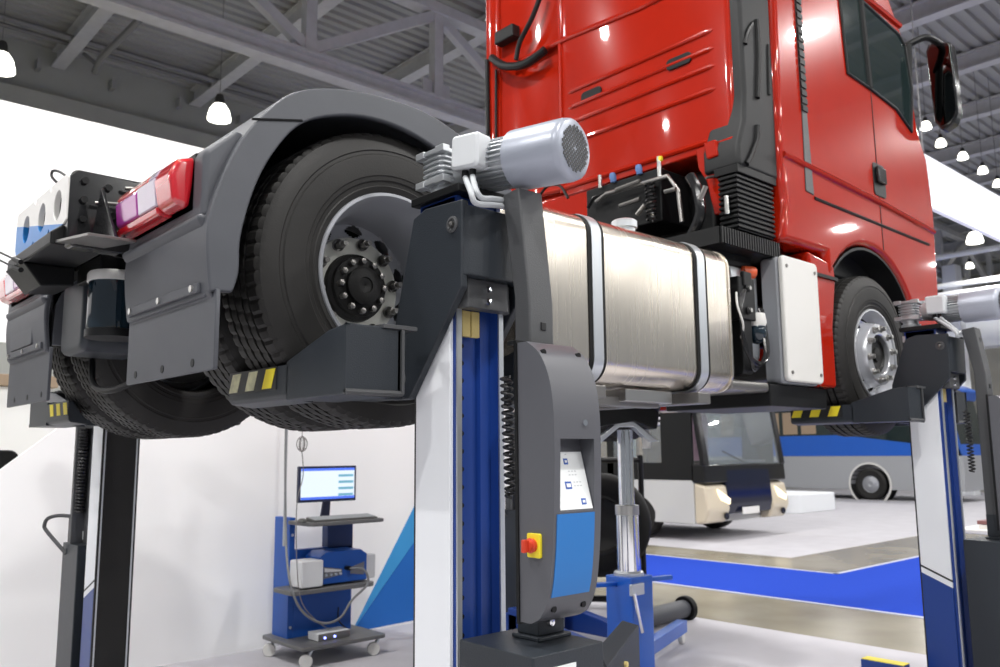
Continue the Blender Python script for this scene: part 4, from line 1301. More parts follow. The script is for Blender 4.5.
        MB().box(XA - 0.046, XA - 0.03, 1.644, 1.656, 1.370, 1.404).build('switch_lever', estop_red, es, bevel=0.003)
        hel = []
        for k in range(180):
            z_ = 1.86 - 0.36 * k / 179
            hel.append((1.715 + 0.016 * math.cos(k * 0.62) + 0.016 * (k / 179), 1.865 + 0.016 * math.sin(k * 0.62), z_))
        MB().tube(hel, 0.0048, 6).build('coiled_cable', cable_black, t)
    else:
        # cable duct with a coiled line and a pull handle
        m = MB()
        m.box(1.735, 1.815, 1.700, 1.735, bz, 1.84)
        m.box(1.735, 1.747, 1.735, 1.80, bz, 1.84)
        m.box(1.735, 1.775, 1.735, 1.96, 1.80, 1.84)
        po = m.build('cable_duct', lift_grey, t, bevel=0.004)
        hel = []
        for k in range(260):
            z_ = 1.80 - 0.50 * k / 259
            hel.append((1.783 + 0.021 * math.cos(k * 0.62), 1.765 + 0.021 * math.sin(k * 0.62), z_))
        MB().tube(hel, 0.008, 6).build('coiled_cable', stripe_black, po)
        m = MB()
        m.box(1.715, 1.75, 1.735, 1.742, bz + 0.02, bz + 0.07)
        m.build('duct_label', sticker_white, po)
        MB().tube(smooth_path([(1.79, 1.66, 1.275), (1.85, 1.60, 1.28), (1.895, 1.555, 1.265), (1.91, 1.54, 1.23), (1.90, 1.55, 1.19), (1.815, 1.66, 1.06)], 6), 0.011, 10).build('pull_handle', lift_grey, t)
        MB().box(1.77, 1.80, 1.62, 1.68, bz, 1.27).build('handle_bracket', lift_grey, t, bevel=0.004)
    t.location = loc
    t.rotation_euler = (0, 0, rot)
    done()
    return t


GL = 'mobile column lifts under the truck wheels'
near = column_lift((LX, LY, 0), 'nearest column lift, grey control box with red switch, beside the fuel tank', GL)
# brace plate of the near lift's tow bar
OFF = V((LX, LY, 0))
m = MB()
m.prism([(1.60, 1.02), (1.66, 1.135), (1.90, 1.06), (1.90, 0.6), (1.60, 0.6)], 'Y', 0, 0.001)
bx_ = [at(597, 648, 'Y', 1.80), at(622, 620, 'Y', 1.98), at(639, 625, 'Y', 1.93), at(607, 668, 'Y', 1.74)]
m = MB()
q = [(p_.x, p_.y, p_.z) for p_ in bx_]
m.add(q + [(a_, b_, c_ - 0.7) for a_, b_, c_ in q], [(0, 1, 2, 3), (7, 6, 5, 4), (0, 4, 5, 1), (1, 5, 6, 2), (2, 6, 7, 3), (3, 7, 4, 0)])
tb = m.build('tow_bar_guard', lift_dark, near, bevel=0.004)
c = (bx_[2] + bx_[3]) / 2
MB().lathe([(0.001, 0.012), (0.009, 0.010), (0.010, 0.0)], c + V((0, -0.0, -0.06)), (0.3, -1, 0), 12).build('bolt', gold, tb)
done()

right = column_lift((5.43, 2.06, 0), 'column lift at the front wheel under the red cab, white and blue mast', GL, motor_dir=(0.03, -1, 0.0), hd=-0.07)
lr = column_lift((1.67, 5.20, 0), 'column lift behind the far rear wheel, black mast back with pull handle', GL, control=False, rot=math.pi)

fl = copy_tree(lr)
fl.location = (5.47, 5.43, 0)
fl['label'] = 'column lift under the far front wheel, mostly hidden behind the grey control box'

# ================================================================= JACK UNDER THE TRUCK
JY = 4.1
jx = (at(607, 580, 'Y', JY).x + at(650, 580, 'Y', JY).x) / 2
jz = [at(628, y_, 'Y', JY).z for y_ in (575, 505, 430)]
jack = thing('gearbox_jack', (jx, JY, 0), 'blue floor jack with a raised chrome cylinder standing under the truck', 'jack')
m = MB()
m.prism(rrect(jx - 0.125, jx + 0.125, JY - 0.125, JY + 0.125, 0.02), 'Z', 0.06, jz[0])
body = m.build('jack_body', coach_blue, jack, bevel=0.006)
m = MB()
m.lathe([(0.001, 0), (0.11, 0), (0.11, 0.02), (0.10, 0.03), (0.001, 0.03)], (jx, JY, jz[0]), (0, 0, 1), 32)
m.build('collar', strap_m, jack)
MB().cyl((jx, JY, jz[0] + 0.02), (jx, JY, jz[1]), 0.082, n=36).build('outer_cylinder', chrome, jack)
MB().cyl((jx, JY, jz[1]), (jx, JY, jz[2]), 0.058, n=32).build('piston', chrome, jack)
MB().lathe([(0.083, -0.07), (0.088, -0.07), (0.088, 0.0), (0.058, 0.004)], (jx, JY, jz[1]), (0, 0, 1), 36).build('cylinder_band', steel, jack)
hd = V((jx, JY, jz[2]))
rx_ = V((0.741, -0.672, 0))
m = MB()
pts = [(-0.26, -0.10), (-0.20, -0.10), (-0.05, 0.02), (0.05, 0.02), (0.17, -0.09), (0.24, -0.09), (0.06, 0.06), (-0.06, 0.06)]
n_ = rx_.cross(V((0, 0, 1)))
m.loft([[hd + rx_ * a_ + V((0, 0, b_)) + n_ * d_ for a_, b_ in pts] for d_ in (-0.09, 0.09)])
m.build('cradle', strap_m, jack, bevel=0.006)
m = MB()
m.loft([[hd + rx_ * a_ + V((0, 0, b_)) + n_ * d_ for a_, b_ in ((-0.22, 0.02), (0.05, 0.06), (0.22, 0.0), (0.24, 0.12), (0.14, 0.22), (-0.10, 0.24), (-0.26, 0.16))] for d_ in (-0.11, 0.13)])
m.build('cradle_pad', black_plastic, jack, bevel=0.01)
m = MB()
m.loft([[hd + rx_ * a_ + V((0, 0, b_)) + n_ * d_ for a_, b_ in ((-0.04, 0.15), (0.0, 0.15), (0.03, 0.42), (-0.01, 0.42))] for d_ in (-0.16, -0.13)])
m.build('adapter_bracket', strap_m, jack, bevel=0.004)
for a_, b_, L_ in ((-0.08, 0.13, 0.07), (0.21, 0.10, 0.10), (0.24, 0.06, 0.06)):
    q = hd + rx_ * a_ + V((0, 0, b_)) - n_ * 0.13
    MB().cyl(q, q + rx_ * L_ * 0.8, 0.025, n=14).build('clamp_pin', chrome, jack)
MB().cyl(hd + rx_ * 0.16 + V((0, 0, 0.0)), hd + rx_ * 0.16 + V((0, 0, -0.14)), 0.03, n=14).build('cradle_leg', grey_white, jack)
for s, (pa, pb) in ((1, ((655, 580), (672, 577))), (-1, ((604, 584), (574, 586)))):
    a_, b_ = at(*pa, 'Y', JY - 0.13 * s), at(*pb, 'Y', JY - 0.13)
    m = MB()
    m.loft([[p_ + V((0, 0, h)) + n_ * w_ for w_, h in ((-0.03, -0.015), (0.03, -0.015), (0.03, 0.015), (-0.03, 0.015))] for p_ in (a_ - rx_ * 0.12 * s, b_)])
    m.build('pedal', coach_blue, jack, bevel=0.006)
q = V((jx - 0.09, JY - 0.15, jz[0] - 0.12))
MB().box(q.x - 0.06, q.x + 0.08, q.y, q.y + 0.03, q.z, q.z + 0.08).build('valve', strap_m, jack, bevel=0.006)
MB().tube([q + V((-0.05, -0.01, 0.02)), q + V((0.0, -0.03, -0.25))], 0.013, 8).build('valve_lever', chrome, jack)
for dx, dy in ((1.24, 0.45), (-0.30, 0.65), (-0.70, -0.50)):
    L_ = math.hypot(dx, dy)
    e = V((dx / L_, dy / L_, 0))
    nn = e.cross(V((0, 0, 1))) * 0.045
    a_, b_ = V((jx, JY, 0.10)) + e * 0.1, V((jx, JY, 0.10)) + V((dx, dy, 0))
    m = MB()
    m.loft([[p_ - nn + V((0, 0, 0)), p_ + nn, p_ + nn + V((0, 0, 0.10)), p_ - nn + V((0, 0, 0.10))] for p_ in (a_, b_)])
    lg = m.build('leg', coach_blue, jack, bevel=0.006)
    c_ = b_ - e * 0.03
    MB().lathe([(0.001, -0.02), (0.048, -0.02), (0.052, -0.012), (0.052, 0.012), (0.048, 0.02), (0.001, 0.02)], (c_.x, c_.y, 0.058), nn, 20).build('caster_wheel', grey_white, lg)
    MB().box(c_.x - 0.03, c_.x + 0.03, c_.y - 0.03, c_.y + 0.03, 0.095, 0.125).build('caster_plate', strap_m, lg)
done()

# black roller lying on the carpet
a_, b_ = at(640, 620, 'Z', 0.11), at(687, 608, 'Z', 0.11)
b_ = a_ + (b_ - a_)
t = thing('flanged_tube', (b_.x, b_.y, 0), 'black flanged tube lying on the pale carpet behind the blue jack', 'tube')
ax_ = (b_ - a_)
L_ = ax_.length
m = MB()
m.lathe([(0.001, 0), (0.085, 0), (0.085, L_ - 0.06), (0.07, L_ - 0.02), (0.001, L_ - 0.02)], a_, ax_, 28)
m.build('tube_body', dark_plastic, t)
m = MB()
m.lathe([(0.02, L_ - 0.06), (0.115, L_ - 0.06), (0.12, L_ - 0.05), (0.12, L_), (0.10, L_ + 0.01), (0.085, L_ - 0.015), (0.001, L_ - 0.015)], a_, ax_, 32)
m.build('end_flange', rubber2, t)
m = MB()
m.lathe([(0.085, 0), (0.115, 0.0), (0.115, 0.05), (0.085, 0.05)], a_, ax_, 32)
m.build('end_flange', rubber2, t)
done()

# a spare wheel on its trolley, behind the jack
c = at(600, 524, 'Y', 5.9)
tro = thing('wheel_trolley', (c.x, c.y, 0), 'black wheel trolley behind the jack carrying a truck tyre', 'trolley')
ax_ = V((-0.80, -0.60, 0)).normalized()
sd = V((0, 0, 1)).cross(ax_)
bz_ = c.z - 0.50
m = MB()
for s in (-1, 1):
    p0, p1 = c + sd * 0.42 * s + V((0, 0, -c.z + 0.10)) - ax_ * 0.35, c + sd * 0.42 * s + V((0, 0, -c.z + 0.10)) + ax_ * 0.5
    m.tube([p0, p1], 0.035, 8)
    m.tube([p0, p0 + V((0, 0, 1.5))], 0.03, 8)
m.tube([c + sd * 0.42 + V((0, 0, -c.z + 0.10)) - ax_ * 0.35, c - sd * 0.42 + V((0, 0, -c.z + 0.10)) - ax_ * 0.35], 0.035, 8)
m.tube([c + sd * 0.42 + V((0, 0, -c.z + 1.55)) - ax_ * 0.35, c - sd * 0.42 + V((0, 0, -c.z + 1.55)) - ax_ * 0.35], 0.03, 8)
m.build('trolley_frame', black_plastic, tro)
for s in (-1, 1):
    q = c + sd * 0.28 * s
    q.z = bz_ + 0.012
    MB().tube([q - ax_ * 0.36, q + ax_ * 0.30], 0.03, 10).build('support_fork', black_plastic, tro)
    for d_ in (-0.33, 0.45):
        w_ = c + sd * 0.42 * s + ax_ * d_
        MB().lathe([(0.001, -0.025), (0.055, -0.02), (0.06, 0), (0.055, 0.02), (0.001, 0.025)], (w_.x, w_.y, 0.066), sd, 20).build('caster_wheel', rubber2, tro)
done()
tt = thing('spare_tyre', (c.x, c.y, bz_), 'large black truck tyre standing upright on the trolley behind the jack', 'tyre')
m = MB()
m.lathe([(0.29, -0.10), (0.30, -0.13), (0.36, -0.15), (0.45, -0.15), (0.50, -0.125), (0.52, -0.09), (0.52, -0.04), (0.508, -0.036), (0.508, -0.026), (0.52, -0.022),
         (0.52, 0.022), (0.508, 0.026), (0.508, 0.036), (0.52, 0.04), (0.52, 0.09), (0.50, 0.125), (0.45, 0.15), (0.36, 0.15), (0.30, 0.13), (0.29, 0.10)], c, ax_, 72)
m.build('tyre', rubber2, tt)
m = MB()
m.lathe([(0.29, 0.10), (0.30, 0.135), (0.28, 0.135), (0.26, 0.05), (0.16, 0.02), (0.001, 0.02), (0.001, -0.02), (0.16, -0.02), (0.26, -0.05), (0.30, -0.12)], c, ax_, 48)
m.build('rim', hub_black, tt)
done()

# ================================================================= TEST CART
CX0, CX1 = 3.46, 4.06
FY, BY = 6.40, 6.66
cart = thing('test_cart', (3.8, 6.35, 0), 'blue rolling test cart with grey shelves in front of the white booth wall', 'cart')
zt = at(288, 518, 'Y', FY).z
zs1, zs2 = at(300, 523, 'Y', 6.1).z, at(290, 592, 'Y', 6.1).z
px0, px1 = at(328, 535, 'Y', FY).x, at(353, 535, 'Y', FY).x
m = MB()
m.box(CX0, CX0 + 0.05, FY, BY, 0.16, zt)
m.build('side_panel', cart_blue, cart, bevel=0.004)
m = MB()
m.box(CX0 + 0.05, CX1, FY, FY + 0.06, 0.16, 0.86)
m.box(CX0 + 0.05, CX1, BY - 0.03, BY, 0.16, 0.70)
m.build('lower_panel', cart_blue, cart, bevel=0.004)
m = MB()
m.box(px0, px1, FY, FY + 0.10, 0.80, zs1)
m.build('shelf_post', mat('cart_navy', (0.006, 0.03, 0.13), 0.4), cart, bevel=0.006)


def shelf(name, z, x0, x1, y0, y1, t=0.03):
    return MB().prism(rrect(x0, x1, y0, y1, 0.05), 'Z', z - t, z).build(name, cart_grey, cart, bevel=0.006)


sx0, sx1 = at(303, 526, 'Y', 6.02).x, at(386, 519, 'Y', 6.02).x
shelf('top_shelf', zs1, at(287, 519, 'Y', 6.4).x, sx1, 6.02, 6.42)
mx0, mx1 = at(292, 592, 'Y', 6.08).x, at(376, 586, 'Y', 6.08).x
shelf('middle_shelf', zs2, mx0, mx1, 6.08, 6.42, 0.035)
bx0, bx1 = at(285, 655, 'Y', 6.02).x, at(386, 645, 'Y', 6.02).x
shelf('base_plate', 0.165, CX0 - 0.08, bx1, 6.0, 6.70, 0.03)
for x_, y_ in ((CX0 - 0.02, 6.62), (CX0 - 0.0, 6.06), (bx1 - 0.08, 6.06), (bx1 - 0.08, 6.62)):
    cw = MB().lathe([(0.001, -0.018), (0.048, -0.018), (0.052, -0.01), (0.052, 0.01), (0.048, 0.018), (0.001, 0.018)], (x_ - 0.03, y_ - 0.02, 0.058), (0.5, 0.86, 0), 20).build('caster_wheel', grey_white, cart)
    MB().prism([(x_ - 0.05, 0.06), (x_ + 0.01, 0.135), (x_ + 0.03, 0.135), (x_ - 0.02, 0.055)], 'Y', y_ - 0.035, y_ - 0.005).build('caster_fork', strap_m, cw, bevel=0.003)
for z_ in (0.25, 0.62, 0.98):
    MB().cyl((CX0 + 0.025, FY, z_), (CX0 + 0.025, FY - 0.006, z_), 0.012, n=10).build('screw', strap_m, cart)
pole_x = at(283, 480, 'Y', 6.38).x
MB().tube([(pole_x + 0.03, 6.395, 0.9), (pole_x + 0.03, 6.395, 2.35)], 0.010, 8).build('pole', hose_grey, cart)
MB().tube([(pole_x, 6.38, 2.33), (pole_x + 0.10, 6.25, 2.33), (at(302, 430, 'Y', 6.08).x, 6.08, 2.31)], 0.008, 8).build('pole_arm', hose_grey, cart)
done()

cen = at(302, 444, 'Y', 6.08)
t = thing('cable_coil', cen, 'small coil of thin wire hanging from the pole arm above the monitor', 'cable')
m = MB()
random.seed(3)
for k in range(6):
    r_ = 0.045 + 0.012 * random.random()
    ph = random.random() * 3
    m.tube([cen + V((r_ * math.cos(a_ * 0.35) * math.cos(ph), r_ * math.cos(a_ * 0.35) * math.sin(ph) * 0.6, r_ * math.sin(a_ * 0.35) * 1.15)) for a_ in range(19)], 0.0028, 5)
m.tube([cen + V((0, 0, 0.06)), V((cen.x, 6.08, 2.298))], 0.003, 5)
m.build('wire_loops', steel_dark, t)
MB().tube(smooth_path([cen + V((0, 0, -0.05)), cen + V((0.0, -0.03, -0.25)), V((at(297, 500, 'Y', 6.0).x, 6.0, 1.25)), V((at(297, 560, 'Y', 5.98).x, 5.98, 0.8)), V((at(303, 590, 'Y', 5.98).x, 5.98, 0.5)), V((at(320, 618, 'Y', 6.1).x, 6.05, 0.30)), V((at(338, 630, 'Y', 6.1).x, 6.2, 0.24))]), 0.004, 6).build('wire_tail', steel_dark, t)
done()

# monitor
mt = [at(x, y, 'Y', 6.22) for x, y in ((298, 467), (355, 465), (355, 500), (300, 503))]
mx0_, mx1_ = mt[0].x, mt[1].x
mz0, mz1 = (mt[2].z + mt[3].z) / 2, (mt[0].z + mt[1].z) / 2
mon = thing('monitor', ((mx0_ + mx1_) / 2, 6.22, zs1), 'black computer monitor showing a bright window on the cart top shelf', 'monitor')
MB().prism(rrect(mx0_, mx1_, mz0, mz1, 0.008), 'Y', 6.20, 6.235).build('bezel', pc_black, mon, bevel=0.003)
scr = MB().box(mx0_ + 0.018, mx1_ - 0.018, 6.1975, 6.20, mz0 + 0.022, mz1 - 0.018).build('screen', screen_m, mon)
w_ = mx1_ - mx0_
MB().box(mx0_ + 0.018, mx1_ - 0.018, 6.196, 6.1975, mz1 - 0.038, mz1 - 0.018).build('title_bar', screen_bar, scr)
MB().box(mx0_ + 0.018, mx1_ - 0.018, 6.196, 6.1975, mz0 + 0.022, mz0 + 0.042).build('task_bar', screen_bar, scr)
for k in range(4):
    z_ = mz1 - 0.07 - k * 0.052
    MB().box(mx0_ + w_ * 0.68, mx1_ - 0.03, 6.196, 6.1975, z_ - 0.02, z_).build('side_pane', screen_teal, scr)
m = MB()
xc_ = (mx0_ + mx1_) / 2 + 0.02
m.prism([(xc_ - 0.03, mz0 + 0.05), (xc_ + 0.03, mz0 + 0.05), (xc_ + 0.02, zs1 + 0.02), (xc_ - 0.06, zs1 + 0.02)], 'Y', 6.235, 6.255)
m.build('stand_neck', pc_black, mon)
MB().prism(rrect(xc_ - 0.13, xc_ + 0.10, 6.22, 6.38, 0.05), 'Z', zs1 + 0.001, zs1 + 0.02).build('stand_foot', pc_black, mon, bevel=0.004)
done()
# keyboard
kx0, kx1 = at(314, 520, 'Y', 6.06).x, at(377, 518, 'Y', 6.06).x
kb = thing('keyboard', ((kx0 + kx1) / 2, 6.12, zs1), 'grey keyboard lying on the cart top shelf before the monitor', 'keyboard')
MB().prism([(6.05, zs1 + 0.001), (6.05, zs1 + 0.014), (6.19, zs1 + 0.032), (6.19, zs1 + 0.001)], 'X', kx0, kx1).build('keyboard_case', key_grey, kb, bevel=0.004)
m = MB()
for r_ in range(5):
    y_ = 6.062 + r_ * 0.025
    z_ = zs1 + 0.0155 + (y_ - 6.05) * 0.1286
    n_k = 18
    for k in range(n_k):
        x_ = kx0 + 0.012 + k * (kx1 - kx0 - 0.024) / n_k
        m.box(x_, x_ + (kx1 - kx0) / n_k * 0.72, y_, y_ + 0.019, z_, z_ + 0.007)
o = m.build('keys', hose_grey, kb)
done()
mo_ = at(302, 519, 'Y', 6.12)
t = thing('computer_mouse', (mo_.x, 6.12, zs1), 'small grey computer mouse left of the keyboard on the cart', 'mouse')
MB().lathe([(0.001, 0.034), (0.02, 0.032), (0.034, 0.020), (0.037, 0.004), (0.034, 0.001)], (mo_.x, 6.12, zs1), (0, 0, 1), 20).build('mouse_shell', key_grey, t)
MB().tube(smooth_path([(mo_.x + 0.02, 6.15, zs1 + 0.012), (mo_.x + 0.08, 6.22, zs1 + 0.01), (mo_.x + 0.14, 6.30, zs1 + 0.01)]), 0.003, 6).build('mouse_cord', cable_black, t)
done()
# blue test unit with two grey side boxes
ux0, ux1 = at(320, 570, 'Y', 6.14).x, at(367, 570, 'Y', 6.14).x
uz1 = at(340, 556, 'Y', 6.14).z
un = thing('gas_tester', ((ux0 + ux1) / 2, 6.2, zs2), 'blue test instrument with grey side boxes on the cart middle shelf', 'tester')
m = MB()
m.prism([(ux0, zs2 + 0.015), (ux1, zs2 + 0.015), (ux1, uz1), (ux1 - 0.06, uz1 + 0.04), (ux0 + 0.06, uz1 + 0.04), (ux0, uz1)], 'Y', 6.14, 6.39)
m.build('instrument_case', cart_blue, un, bevel=0.01)
lx0 = at(297, 575, 'Y', 6.12).x
MB().box(lx0 + 0.03, ux0 + 0.01, 6.10, 6.30, zs2 + 0.01, at(308, 561, 'Y', 6.12).z).build('side_box', spk_white, un, bevel=0.012)
MB().box(ux1 + 0.0, ux1 + 0.10, 6.16, 6.34, zs2 + 0.02, uz1 - 0.01).build('side_box', spk_white, un, bevel=0.012)
uc = (ux0 + ux1) / 2
zm = zs2 + 0.11
m = MB()
m.prism([(ux0 + 0.03, zm + 0.045), (uc - 0.02, zm + 0.015), (uc - 0.02, zm - 0.03), (ux0 + 0.03, zm - 0.05)], 'Y', 6.137, 6.141)
m.prism([(ux1 - 0.03, zm + 0.055), (uc + 0.06, zm + 0.02), (uc + 0.06, zm - 0.03), (ux1 - 0.03, zm - 0.05)], 'Y', 6.137, 6.141)
m.build('front_panel', steel_dark, un)
m = MB()
m.prism([(ux0 + 0.04, zm + 0.034), (uc - 0.03, zm + 0.010), (uc - 0.03, zm - 0.004), (ux0 + 0.04, zm + 0.004)], 'Y', 6.134, 6.138)
m.build('display_strip', spk_white, un)
for k in range(4):
    x_ = ux0 + 0.05 + k * 0.045
    MB().cyl((x_, 6.137, zm - 0.02), (x_, 6.12, zm - 0.02), 0.010, n=10).build('connector', strap_m, un)
MB().cyl((uc + 0.02, 6.14, zm + 0.02), (uc + 0.02, 6.08, zm + 0.02), 0.018, n=14).build('hose_port', black_plastic, un)
hp = smooth_path([(uc + 0.02, 6.09, zm + 0.02), (uc + 0.10, 6.0, zm + 0.01), (uc + 0.12, 5.97, zm - 0.10), (at(352, 600, 'Y', 5.97).x, 5.97, at(352, 600, 'Y', 5.97).z), tuple(at(340, 618, 'Y', 5.97)), tuple(at(322, 623, 'Y', 5.97)), tuple(at(303, 612, 'Y', 5.98)), tuple(at(292, 590, 'Y', 6.0)),
                  tuple(at(287, 560, 'Y', 6.1)), (pole_x - 0.01, 6.30, 1.12), (pole_x + 0.0, 6.35, 1.6), (pole_x + 0.0, 6.36, 2.2)])
MB().tube(hp, 0.0095, 10).build('grey_hose', mat('hose_dark_grey', (0.20, 0.205, 0.21), 0.45), un)
done()
# small device on the base
dx0, dx1 = at(318, 640, 'Y', 6.12).x, at(350, 640, 'Y', 6.12).x
t = thing('control_unit', ((dx0 + dx1) / 2, 6.2, 0.165), 'small silver unit with blue lights lying on the cart base', 'device')
MB().box(dx0, dx1, 6.12, 6.28, 0.167, 0.225).build('unit_case', spk_white, t, bevel=0.004)
MB().box(dx0 + 0.005, dx1 - 0.005, 6.117, 6.121, 0.17, 0.22).build('unit_front', steel_dark, t)
for k in range(2):
    x_ = dx0 + 0.06 + k * 0.09
    MB().cyl((x_, 6.118, 0.19), (x_, 6.112, 0.19), 0.010, n=10).build('indicator_light', mat('blue_led' if k == 0 else 'blue_led_2', (0.25, 0.3, 1.0), 0.3, emit=4), t)
MB().tube(smooth_path([(dx1, 6.2, 0.19), (dx1 + 0.05, 6.22, 0.19), (dx1 + 0.02, 6.33, 0.26), (dx1 + 0.04, 6.37, 0.36)]), 0.006, 6).build('unit_cable', cable_black, t)
done()

# ================================================================= BUSES AND THE FAR HALL
bus_glass = mat('bus_glass', (0.72, 0.78, 0.80), 0.02, trans=0.85, spec=0.6)
c0 = at(696, 527, 'Z', 0.30) + V((0.22, -0.20, 0))
bang = math.radians(7.6)
bus = thing('shuttle_bus', (0, 0, 0), 'silver shuttle bus with a large windscreen, front towards us behind the jack', 'bus')
Wd, Ln = 2.5, 8.0
m = MB()
m.prism([(0.02, 0.30), (0.0, 1.02), (0.0, 1.05), (2.5, 1.05), (2.5, 0.3)], 'Y', 0.35, Ln)
m.build('lower_body', bus_silver, bus, bevel=0.02)
for xa, xb in ((0.0, 0.62), (1.95, 2.5)):
    MB().prism([(0.35, 0.3), (0.16, 0.32), (0.05, 0.55), (0.12, 0.95), (0.35, 1.02)], 'X', xa, xb).build('bumper_corner', bus_gold, bus, bevel=0.05, seg=3)
m = MB()
m.prism([(0.40, 0.42), (0.12, 0.45), (0.07, 0.65), (0.12, 1.30), (0.40, 1.32)], 'X', 0.60, 1.97)
m.build('front_mask', mat('bus_navy', (0.006, 0.009, 0.028), 0.15), bus, bevel=0.03)
m = MB()
m.prism([(0.40, 1.0), (0.10, 1.0), (0.12, 1.32), (0.40, 1.34)], 'X', 0.0, 2.5)
m.build('windscreen_base', black_gloss, bus, bevel=0.03)
m = MB()
m.prism([(0.13, 1.32), (0.155, 1.32), (0.40, 2.95), (0.375, 2.95)], 'X', 0.08, 2.42)
m.build('windscreen', bus_glass, bus, bevel=0.004)
for xa, xb in ((0.0, 0.14), (2.36, 2.5)):
    MB().prism([(0.10, 1.30), (0.20, 1.30), (0.45, 2.98), (0.35, 2.98)], 'X', xa, xb).build('corner_pillar', black_gloss, bus, bevel=0.02)
MB().box(0, 2.5, 0.35, Ln, 2.9, 3.15).build('roof', bus_silver, bus, bevel=0.06)
for x_ in (0.0, 2.46):
    m = MB()
    m.box(x_, x_ + 0.04, 0.35, 1.0, 1.05, 2.9)
    m.box(x_, x_ + 0.04, 2.1, 2.25, 1.05, 2.9)
    m.box(x_, x_ + 0.04, 4.1, 4.25, 1.05, 2.9)
    m.box(x_, x_ + 0.04, Ln - 0.2, Ln, 1.05, 2.9)
    m.box(x_, x_ + 0.04, 1.0, Ln, 1.05, 1.35)
    m.build('side_frame', black_gloss, bus)
    MB().box(x_ + 0.012, x_ + 0.03, 1.0, Ln - 0.2, 1.35, 2.9).build('side_window', bus_glass, bus)
MB().box(0.1, 2.4, Ln - 0.1, Ln, 0.9, 2.9).build('rear_wall', tan_m, bus)
MB().box(0.1, 2.4, 0.45, 0.95, 1.0, 1.38).build('dashboard', cart_grey, bus, bevel=0.05)
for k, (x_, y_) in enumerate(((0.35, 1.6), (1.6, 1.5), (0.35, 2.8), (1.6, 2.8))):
    MB().box(x_, x_ + 0.5, y_, y_ + 0.12, 1.2, 2.3).build('bus_seat', tan_m if k != 1 else magenta_m, bus, bevel=0.05)  # one seat's colour holds the pink of a reflected display
for x_ in (0.28, 2.06):
    m = MB()
    m.prism([(x_, 0.90), (x_ + 0.36, 0.72), (x_ + 0.34, 0.62), (x_ + 0.10, 0.70)], 'Y', 0.055, 0.10)
    m.build('headlight', mat('headlight_lit' if x_ < 1 else 'headlight_lit_2', (1.0, 0.86, 0.62), 0.2, emit=1.2), bus, bevel=0.01)
    MB().cyl((x_ + 0.22, 0.075, 0.43), (x_ + 0.22, 0.05, 0.43), 0.06, n=16).build('fog_lamp', black_gloss, bus)
MB().tube(smooth_path([(1.4, 0.22, 1.42), (1.2, 0.17, 1.36), (0.6, 0.18, 1.55)]), 0.015, 6).build('wiper', black_plastic, bus)
MB().box(0.95, 1.45, 0.03, 0.05, 0.44, 0.56).build('plate', plate_white, bus)
for y_ in (1.6, 6.2):
    for x_ in (0.0, 2.2):
        MB().lathe([(0.001, 0), (0.25, 0), (0.28, 0.0), (0.42, 0.01), (0.45, 0.06), (0.45, 0.24), (0.42, 0.29), (0.001, 0.29)], (x_ + 0.005, y_, 0.46), (1, 0, 0), 40).build('wheel', rubber, bus)
bl = bpy.data.lights.new('bus_fill_light', 'POINT')  # added fill light, brightens what shows through the bus glass
bl.energy, bl.shadow_soft_size, bl.color = 60, 0.3, (1.0, 0.95, 0.88)
blo = bpy.data.objects.new('bus_fill_light', bl)
COL.objects.link(blo)
blo.location = (c0.x + 1.4, c0.y + 2.2, 2.9)
bus.location = (c0.x, c0.y, 0)
bus.rotation_euler = (0, 0, 0)
bus.scale = (1.13, 1.08, 1.06)
done()

CXs = 28.2
coach = thing('coach', (CXs + 1.25, 14.0, 0), 'long coach with blue upper side and grey lower side far behind', 'bus')
yw = 12.85
fa, fb_, ftop = at(966, 480, 'X', CXs).y, at(962, 455, 'X', CXs).y, at(946, 388, 'X', CXs).y


def arch_cut(z0, z1, r):
    """side profile pieces left and right of the wheel arch, in (y, z)"""
    pts = [(yw + r * math.cos(a_), 0.52 + r * math.sin(a_)) for a_ in [math.pi * k / 14 for k in range(15)]]
    return pts


ar = arch_cut(0, 0, 0.66)
m = MB()
m.prism([(21.0, 0.35), (21.0, 1.45), (yw, 1.45)] + [p_ for p_ in ar if p_[0] >= yw][::-1] + [(yw + 0.66, 0.35)], 'X', CXs, CXs + 2.5)
m.prism([(yw, 1.45), (fb_ , 1.45), (fa, 0.9), (fa + 0.05, 0.35), (yw - 0.66, 0.35)] + [p_ for p_ in ar if p_[0] <= yw][::-1], 'X', CXs, CXs + 2.5)
m.build('lower_body', coach_grey, coach)
m = MB()
m.prism([(21.0, 1.45), (21.0, 2.16), (13.7, 2.16), (11.5, 1.86), (fb_ + 0.1, 1.80), (fb_, 1.45)], 'X', CXs - 0.01, CXs + 2.5)
m.build('blue_band', coach_blue, coach)
m = MB()
m.prism([(20.8, 2.16), (20.8, 3.25), (ftop + 0.25, 3.25), (fb_ + 0.25, 1.80), (11.5, 1.86), (13.7, 2.16)], 'X', CXs + 0.03, CXs + 2.4)
m.build('window_band', glass_dark, coach)
for y_ in (13.6, 15.2, 15.9, 16.6, 18.5):
    MB().box(CXs + 0.015, CXs + 0.03, y_ - 0.55, y_ + 0.0, 2.22, 3.0).build('curtained_window', tan_m, coach)
m = MB()
m.prism([(21.0, 3.2), (21.0, 3.75), (ftop + 0.3, 3.75), (ftop - 0.1, 3.55), (ftop, 3.2)], 'X', CXs - 0.01, CXs + 2.5)
m.build('roof', coach_blue, coach, bevel=0.08)
m = MB()
m.prism([(ftop + 0.25, 3.25), (ftop, 3.25), (fb_, 1.45), (fb_ + 0.25, 1.45)], 'X', CXs - 0.01, CXs + 0.12)
m.build('corner_pillar', coach_blue, coach)
m = MB()
